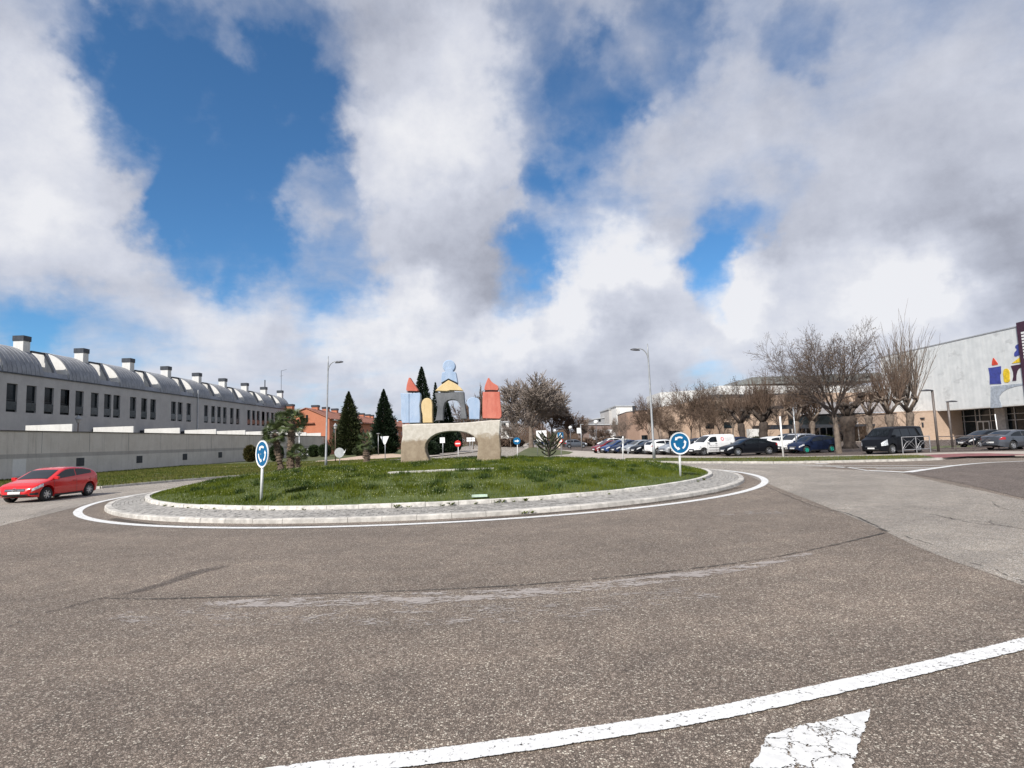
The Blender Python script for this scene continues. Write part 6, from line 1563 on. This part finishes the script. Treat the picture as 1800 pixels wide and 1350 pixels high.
    def hood(name, x0, x1, yf, m, off=.008, n=8, parent=None, ny=8):
        mb = MB()
        for i in range(n + 1):
            x = x0 + (x1 - x0) * i / n; zt = top(x); y1 = yf * max(half(x, zt - .03), .01)
            for j in range(-ny, ny + 1):
                y = y1 * j / ny; lo, hi = zt - .25, zt
                for _ in range(14):
                    md_ = (lo + hi) / 2
                    if half(x, md_) > abs(y): lo = md_
                    else: hi = md_
                sl = (top(x + .02) - top(x - .02)) / .04; nn = Vector((-sl, 0, 1)).normalized() * off
                mb.v.append((x + nn.x, y, lo + nn.z))
        w_ = 2 * ny + 1
        for i in range(n):
            for j in range(w_ - 1): a_ = i * w_ + j; mb.f.append((a_, a_ + w_, a_ + w_ + 1, a_ + 1)); mb.m.append(0)
        return mb.build(name, m, parent or root, smooth=True, fix=False)
    hood('windscreen', D['ws'][1], D['ws'][0], .93, M_cglass)
    if D['rg']: hood('rear_window', D['rg'][0], D['rg'][1], .85, M_cglass)
    for s_ in (-1, 1):
        for k, (a_, b_) in enumerate(D['side']):
            patch('side_window', a_, b_, lambda x: belt + .02 + D.get('rise', .02) * max(0, .9 - x), lambda x: min(D['ztop'], top(x) - .105), M_cglass, s_)
        patch('sill', D['ax'][0] + r * 1.3, D['ax'][1] - r * 1.3, lambda x: bot(x), lambda x: bot(x) + .09, M_plast2, s_, nz=1, off=.008)
        for x in ([b + .03 for a, b in D['side'][:-1]] + [D['side'][-1][1] - .02, D['side'][0][0] + .12]):
            patch('door_gap', x, x + .012, lambda q: .34, lambda q: belt, M_plast2, s_, nx=1, nz=6, off=.003)
        for a_, b_ in D['side'][-2:]:
            mb = MB(); mb.box((a_ + .12, s_ * (half(a_ + .1, belt - .1) + .02), belt - .1), (.17, .03, .028)); mb.build('door_handle', P if ty != 'smallvan' else M_plast2, root)
        mx = D['side'][-1][1] - .05; my = half(mx, belt + .06)
        mb = MB(); mb.box((mx, s_ * (my + .11), belt + .08), (.11, .20, .14)); mb.box((mx, s_ * (my + .0), belt + .03), (.07, .08, .05)); mb.build('wing_mirror', P, root, bevel=.02)
        patch('headlight', hx - .50, hx - .09, lambda x: min(top(x) - .20, .60 + .12 * (hx - x)), lambda x: top(x) - .075, M_lampc, s_, nx=8, nz=3, off=.007)
        if ty == 'bigvan' or ty == 'smallvan': patch('tail_light', -hx + .03, -hx + .12, lambda x: .8, lambda x: 1.25, M_tail, s_, nx=3, nz=4, off=.006)
        else: patch('tail_light', -hx + .03, -hx + .34, lambda x: belt - .16, lambda x: min(belt + .02, top(x) - .04), M_tail, s_, nx=5, nz=3, off=.007)
    def front(y, z, sg=1):
        lo, hi = .5 * hx, hx
        for _ in range(18):
            m_ = (lo + hi) / 2
            if half(sg * m_, z) > abs(y) and m_ < hx - .002: lo = m_
            else: hi = m_
        return sg * lo
    def fpatch(name, y0, y1, z0, z1, m, sg=1, n=10, nz=3, off=.012):
        mb = MB()
        for i in range(n + 1):
            for j in range(nz + 1):
                y = y0 + (y1 - y0) * i / n; z = z0 + (z1 - z0) * j / nz; mb.v.append((front(y, z, sg) + sg * off, y, z))
        for i in range(n):
            for j in range(nz): a_ = i * (nz + 1) + j; f = (a_, a_ + nz + 1, a_ + nz + 2, a_ + 1); mb.f.append(f if sg > 0 else f[::-1]); mb.m.append(0)
        return mb.build(name, m, root, smooth=True)
    gz = top(hx - .03) 
    fpatch('grille', -.42, .42, .50, .62, M_plast2); fpatch('lower_grille', -.55, .55, .26, .38, M_plast2)
    fpatch('chrome_bar', -.40, .40, .555, .575, M_chrome, off=.02, nz=1)
    fpatch('number_plate', -.26, .26, .395, .50, M_plate, off=.022); fpatch('rear_plate', -.26, .26, .52, .63, M_plate, sg=-1, off=.014)
    fpatch('rear_bumper_trim', -.6, .6, .3, .4, M_plast2, sg=-1, off=.008)
    if ty in ('smallvan', 'suv'):
        for s_ in (-1, 1): patch('bumper_corner', hx - .7, hx - .02, lambda x: bot(x), lambda x: .52 if ty == 'smallvan' else .36, M_plast2, s_, nx=10, nz=3, off=.009)
        fpatch('bumper', -.8, .8, .30, .50, M_plast2, off=.010)
    wd = .21
    tm = MB(); tm.lathe([(r * .62, -wd / 2), (r * .93, -wd / 2), (r, -wd / 2 + .03), (r, wd / 2 - .03), (r * .93, wd / 2), (r * .62, wd / 2), (r * .62, -wd / 2)], n=28, axis='Y')
    wm = MB(); wm.lathe([(r * .64, -wd / 2 + .01), (r * .60, -wd / 2 - .004), (r * .57, -wd / 2 + .03), (r * .57, wd / 2 - .02), (0, wd / 2 - .02)], n=28, axis='Y')
    for k in range(7):
        a_ = 2 * pi * k / 7; q = [(r * .10, -.035), (r * .59, -.022), (r * .59, .022), (r * .10, .035)]
        wm.prism([(x * cos(a_) - y * sin(a_), -wd / 2 + .012, x * sin(a_) + y * cos(a_)) for x, y in q], (0, .03, 0))
    wm.lathe([(0, -wd / 2), (r * .16, -wd / 2), (r * .18, -wd / 2 + .03)], n=14, axis='Y')
    tyre = rim = None
    for ax in D['ax']:
        for s_ in (-1, 1):
            y = s_ * (plan(ax) * .97 - wd / 2)
            if tyre is None: tyre = tm.build('wheel', M_tyre, root, smooth=True, fix=True); o = tyre
            else: o = link('wheel', tyre.data, root)
            o.location = (ax, y, r); o.rotation_euler = (0, 0, 0 if s_ < 0 else pi)
            if rim is None: rim = wm.build('rim', wheel_mat or M_rim, o, fix=True)
            else: link('rim', rim.data, o)
            mbk = MB(); mbk.lathe([(0, .03), (r * .56, .03)], n=20, axis='Y')
            bk = mbk.build('brake_shadow', M_plast2, o)
    return root, dict(half=half, top=top, patch=patch, fpatch=fpatch, hood=hood, front=front)
protos = {}
def set_car(ty, P, u, v, head, label, cat='car', z=Z1, group='cars in the car park', name='parked_car', pos=None, sub=None):
    key = (ty, P.name) if sub is None else sub
    fresh = key not in protos
    if fresh: protos[key] = make_car(ty, P, sub and sub[1]); r_ = protos[key][0]
    else: r_ = copy_tree(protos[key][0])
    r_.name = name
    g_ = Vector((pos[0], pos[1], z)) if pos else G(u, v, z)
    r_.location = g_; r_.rotation_euler = (0, 0, atan2(head[1], head[0]))
    r_['label'] = label; r_['category'] = cat
    if group: r_['group'] = group
    elif 'group' in r_: del r_['group']
    return r_, protos[key][1]
# red hatchback driving round the island
rc, F = set_car('hatch', P_red, 0, 0, (.0, -1.0), 'bright red five door hatchback driving toward the camera at the left edge of the road', z=.008, group=None, name='red_car', pos=(-22.75, 29.0))
rc.scale = (1.07, 1.09, 1.04)
hx = TYPES['hatch']['L'] / 2
mb = MB(); mb.box((.62, .42, 0), (.10, .42, .01)); st = mb.build('windscreen_sticker', M_white, rc); st.location = (-.14, 0, F['top'](.5) - .005 + .0); st.rotation_euler = (0, radians(22), 0)
mb = MB()
mb.lathe([(.075, 0), (.085, .012), (.095, 0), (.085, -.008), (.075, 0)], n=20, axis='X'); mb.box((.005, 0, 0), (.012, .22, .02), tilt=Matrix.Rotation(radians(12), 3, 'X')); em = mb.build('badge', M_chrome, rc); em.location = (F['front'](0, .565) + .03, 0, .565)
for s_ in (-1, 1): F['patch']('fog_lamp_recess', hx - .30, hx - .07, lambda x: .33, lambda x: .42, M_plast2, s_, nx=5, nz=2, off=.01)
# white van, black saloon and their neighbours
# (positions read from the photograph: the row recedes away to the left of the van)
vn, F = set_car('smallvan', P_white, 1251, 799.5, (-.95, -.30), 'white panel van with a round red logo and dark lettering on its side', cat='van', name='panel_van')
s_ = 1
mb = MB()
for k in range(20):
    a0, a1 = 2 * pi * k / 20, 2 * pi * (k + 1) / 20; x0, z0 = -.62, 1.40
    P4 = [(x0 + R_ * cos(a), z0 + R_ * sin(a)) for R_, a in ((.10, a0), (.165, a0), (.165, a1), (.10, a1))]
    mb.face([(x, F['half'](x, z) + .008, z) for x, z in P4])
mb.build('logo_ring', mat('logo_red', (.6, .03, .06), .5), vn, fix=False)
def vtext(txt, x0, z0, h_, m=M_blk, nm='lettering', w=None):
    c = bpy.data.curves.new(nm, 'FONT'); c.body = txt; c.size = h_ * 1.35
    o = bpy.data.objects.new(nm, c); COL.objects.link(o); bpy.context.view_layer.update()
    me = bpy.data.meshes.new_from_object(o.evaluated_get(bpy.context.evaluated_depsgraph_get())); bpy.data.objects.remove(o)
    xs = [v.co.x for v in me.vertices]; k = (w / (max(xs) - min(xs))) if w else 1
    for v in me.vertices:
        x = x0 - v.co.x * k; z = z0 + v.co.y; v.co = (x, F['half'](x, z) + .009, z)
    me.materials.clear(); me.materials.append(m)
    return link(nm, me, vn)
M_gtx = mat('grey_lettering', (.22, .2, .22), .6)
vtext('mantenimiento', -.85, 1.43, .07, M_gtx, w=.78); vtext('integral', -.85, 1.27, .07, M_gtx, w=.62)
vtext('987 24 15 80', .78, .80, .07, M_gtx, w=.80); vtext('Limpiezas  Stella', .82, .40, .15, M_gtx, w=1.75)
F['patch']('side_strip', -.9, .86, lambda x: .66, lambda x: .70, M_plast2, 1, nx=8, nz=1, off=.012)
set_car('sedan', P_black, 1316, 800, (-.985, -.17), 'glossy black saloon car in front of the white van')
base = Vector((vn.location.x, vn.location.y))
row = [('hatch', P_black, 'black hatchback showing only its nose between the roundabout sign and the van'), ('hatch', P_silver, 'silver grey hatchback just behind the blue roundabout sign'), ('hatch', P_white, 'white hatchback with a red tail lamp left of the roundabout sign'),
       ('sedan', P_black, 'black saloon nose behind the street lamp pole'), ('hatch', P_silver, 'silver hatchback at the foot of the street lamp'), ('hatch', P_navy, 'navy hatchback between the silver and the blue car'), ('hatch', P_blue, 'mid blue hatchback right of the marker post'), ('hatch', P_dred, 'small dark red car left of the marker post')]
for k, (ty, P, lab) in enumerate(row):
    q = base + Vector((-.78 * (k + 1), 2.42 * (k + 1)))
    h_ = (.95, .30) if k == 2 else (-.93, -.36)
    set_car(ty, P, 0, 0, h_, lab, pos=(q.x, q.y))
for k, (ty, P, lab) in enumerate((('sedan', P_navy, 'dark saloon roof showing above the blue hatchback'), ('hatch', P_black, 'black car roof behind the silver hatchback'), ('sedan', P_grey, 'grey car roof behind the street lamp pole'), ('hatch', P_navy, 'dark car roof above the white hatchback with the red tail lamp'), ('suv', P_silver, 'pale car behind the windscreen of the white van'))):
    q = base + Vector((4.2 - .78 * (6.4 - k * 1.2), 2.42 * (6.2 - k * 1.2) + 4.5))
    set_car(ty, P, 0, 0, (-.95, -.3), lab, pos=(q.x, q.y))
set_car('hatch', P_white, 1366, 795.5, (.9, .42), 'white hatchback seen over the tail of the black saloon')
set_car('suv', P_white, 1398, 795.0, (-.9, -.42), 'white family car behind the dark hatchback with green wheels')
set_car('sedan', P_navy, 1293, 790, (-.9, -.42), 'dark car roof between the van and the black saloon')
set_car('suv', P_grey, 1384, 789.5, (-.9, -.42), 'grey car furthest back behind the two white cars')
M_green = mat('turquoise_rim', (.02, .32, .24), .4, .2)
set_car('hatch', P_navy, 1428, 796, (-.96, -.28), 'dark navy hatchback with turquoise wheel rims', sub=('hatchgreen', M_green))
bv, F = set_car('bigvan', P_black, 1571, 796.6, (-.91, -.42), 'black passenger van with dark windows beside the guard rail', cat='van', name='passenger_van')
set_car('sedan', P_black, 1736, 786, (-.99, -.1), 'black car half hidden behind the dark grey saloon at the right edge')
set_car('sedan', P_grey, 1786, 789.5, (.97, .24), 'dark grey saloon seen from behind at the right edge of the view')
# farther rows of the car park
for u, v, ty, P, h_, lab in ((1071, 786.3, 'suv', P_white, (-.95, -.3), 'white estate car in the middle of the car park'), (1093, 786.5, 'hatch', P_white, (-.95, -.3), 'white hatchback left of the dark shed'), (1056, 781.5, 'hatch', P_dred, (-.8, -.6), 'red car behind the white estate car'),
    (1013, 787.5, 'suv', P_grey, (.98, -.1), 'grey estate car at the left end of the car park'), (1031, 782.8, 'suv', P_navy, (.95, .3), 'dark blue estate car right of the banner lamp'), (1047, 781.5, 'hatch', P_white, (.5, .85), 'small white car right of the dark blue estate car'),
    (1040, 780.6, 'sedan', P_black, (.9, .4), 'black car roof in the farthest row, left of the narrow banner'), (1067, 781, 'sedan', P_grey, (-.9, -.4), 'grey car in the farthest row behind the white estate car'), (1003, 782.2, 'hatch', P_navy, (.9, .3), 'dark car behind the pedestrian crossing sign'),
    (1020, 780.2, 'sedan', P_black, (.9, .3), 'black car in the farthest row behind the banner lamp'), (938, 783.2, 'hatch', P_silver, (-.98, .1), 'pale blue car crossing behind the blue arrow sign'), (894, 784.0, 'suv', P_black, (-.2, -.98), 'dark car far away on the far road'),
    (960, 783, 'sedan', P_navy, (.95, .1), 'dark car behind the araucaria limbs'), (1085, 780.5, 'hatch', P_silver, (-.9, -.4), 'silver car in the farthest row left of the shed'), (1112, 780.5, 'sedan', P_black, (-.95, -.3), 'black car roof against the brown brick block'), (1132, 780.3, 'suv', P_navy, (-.95, -.3), 'dark estate car roof against the brown brick block')):
    set_car(ty, P, u, v, h_, lab)
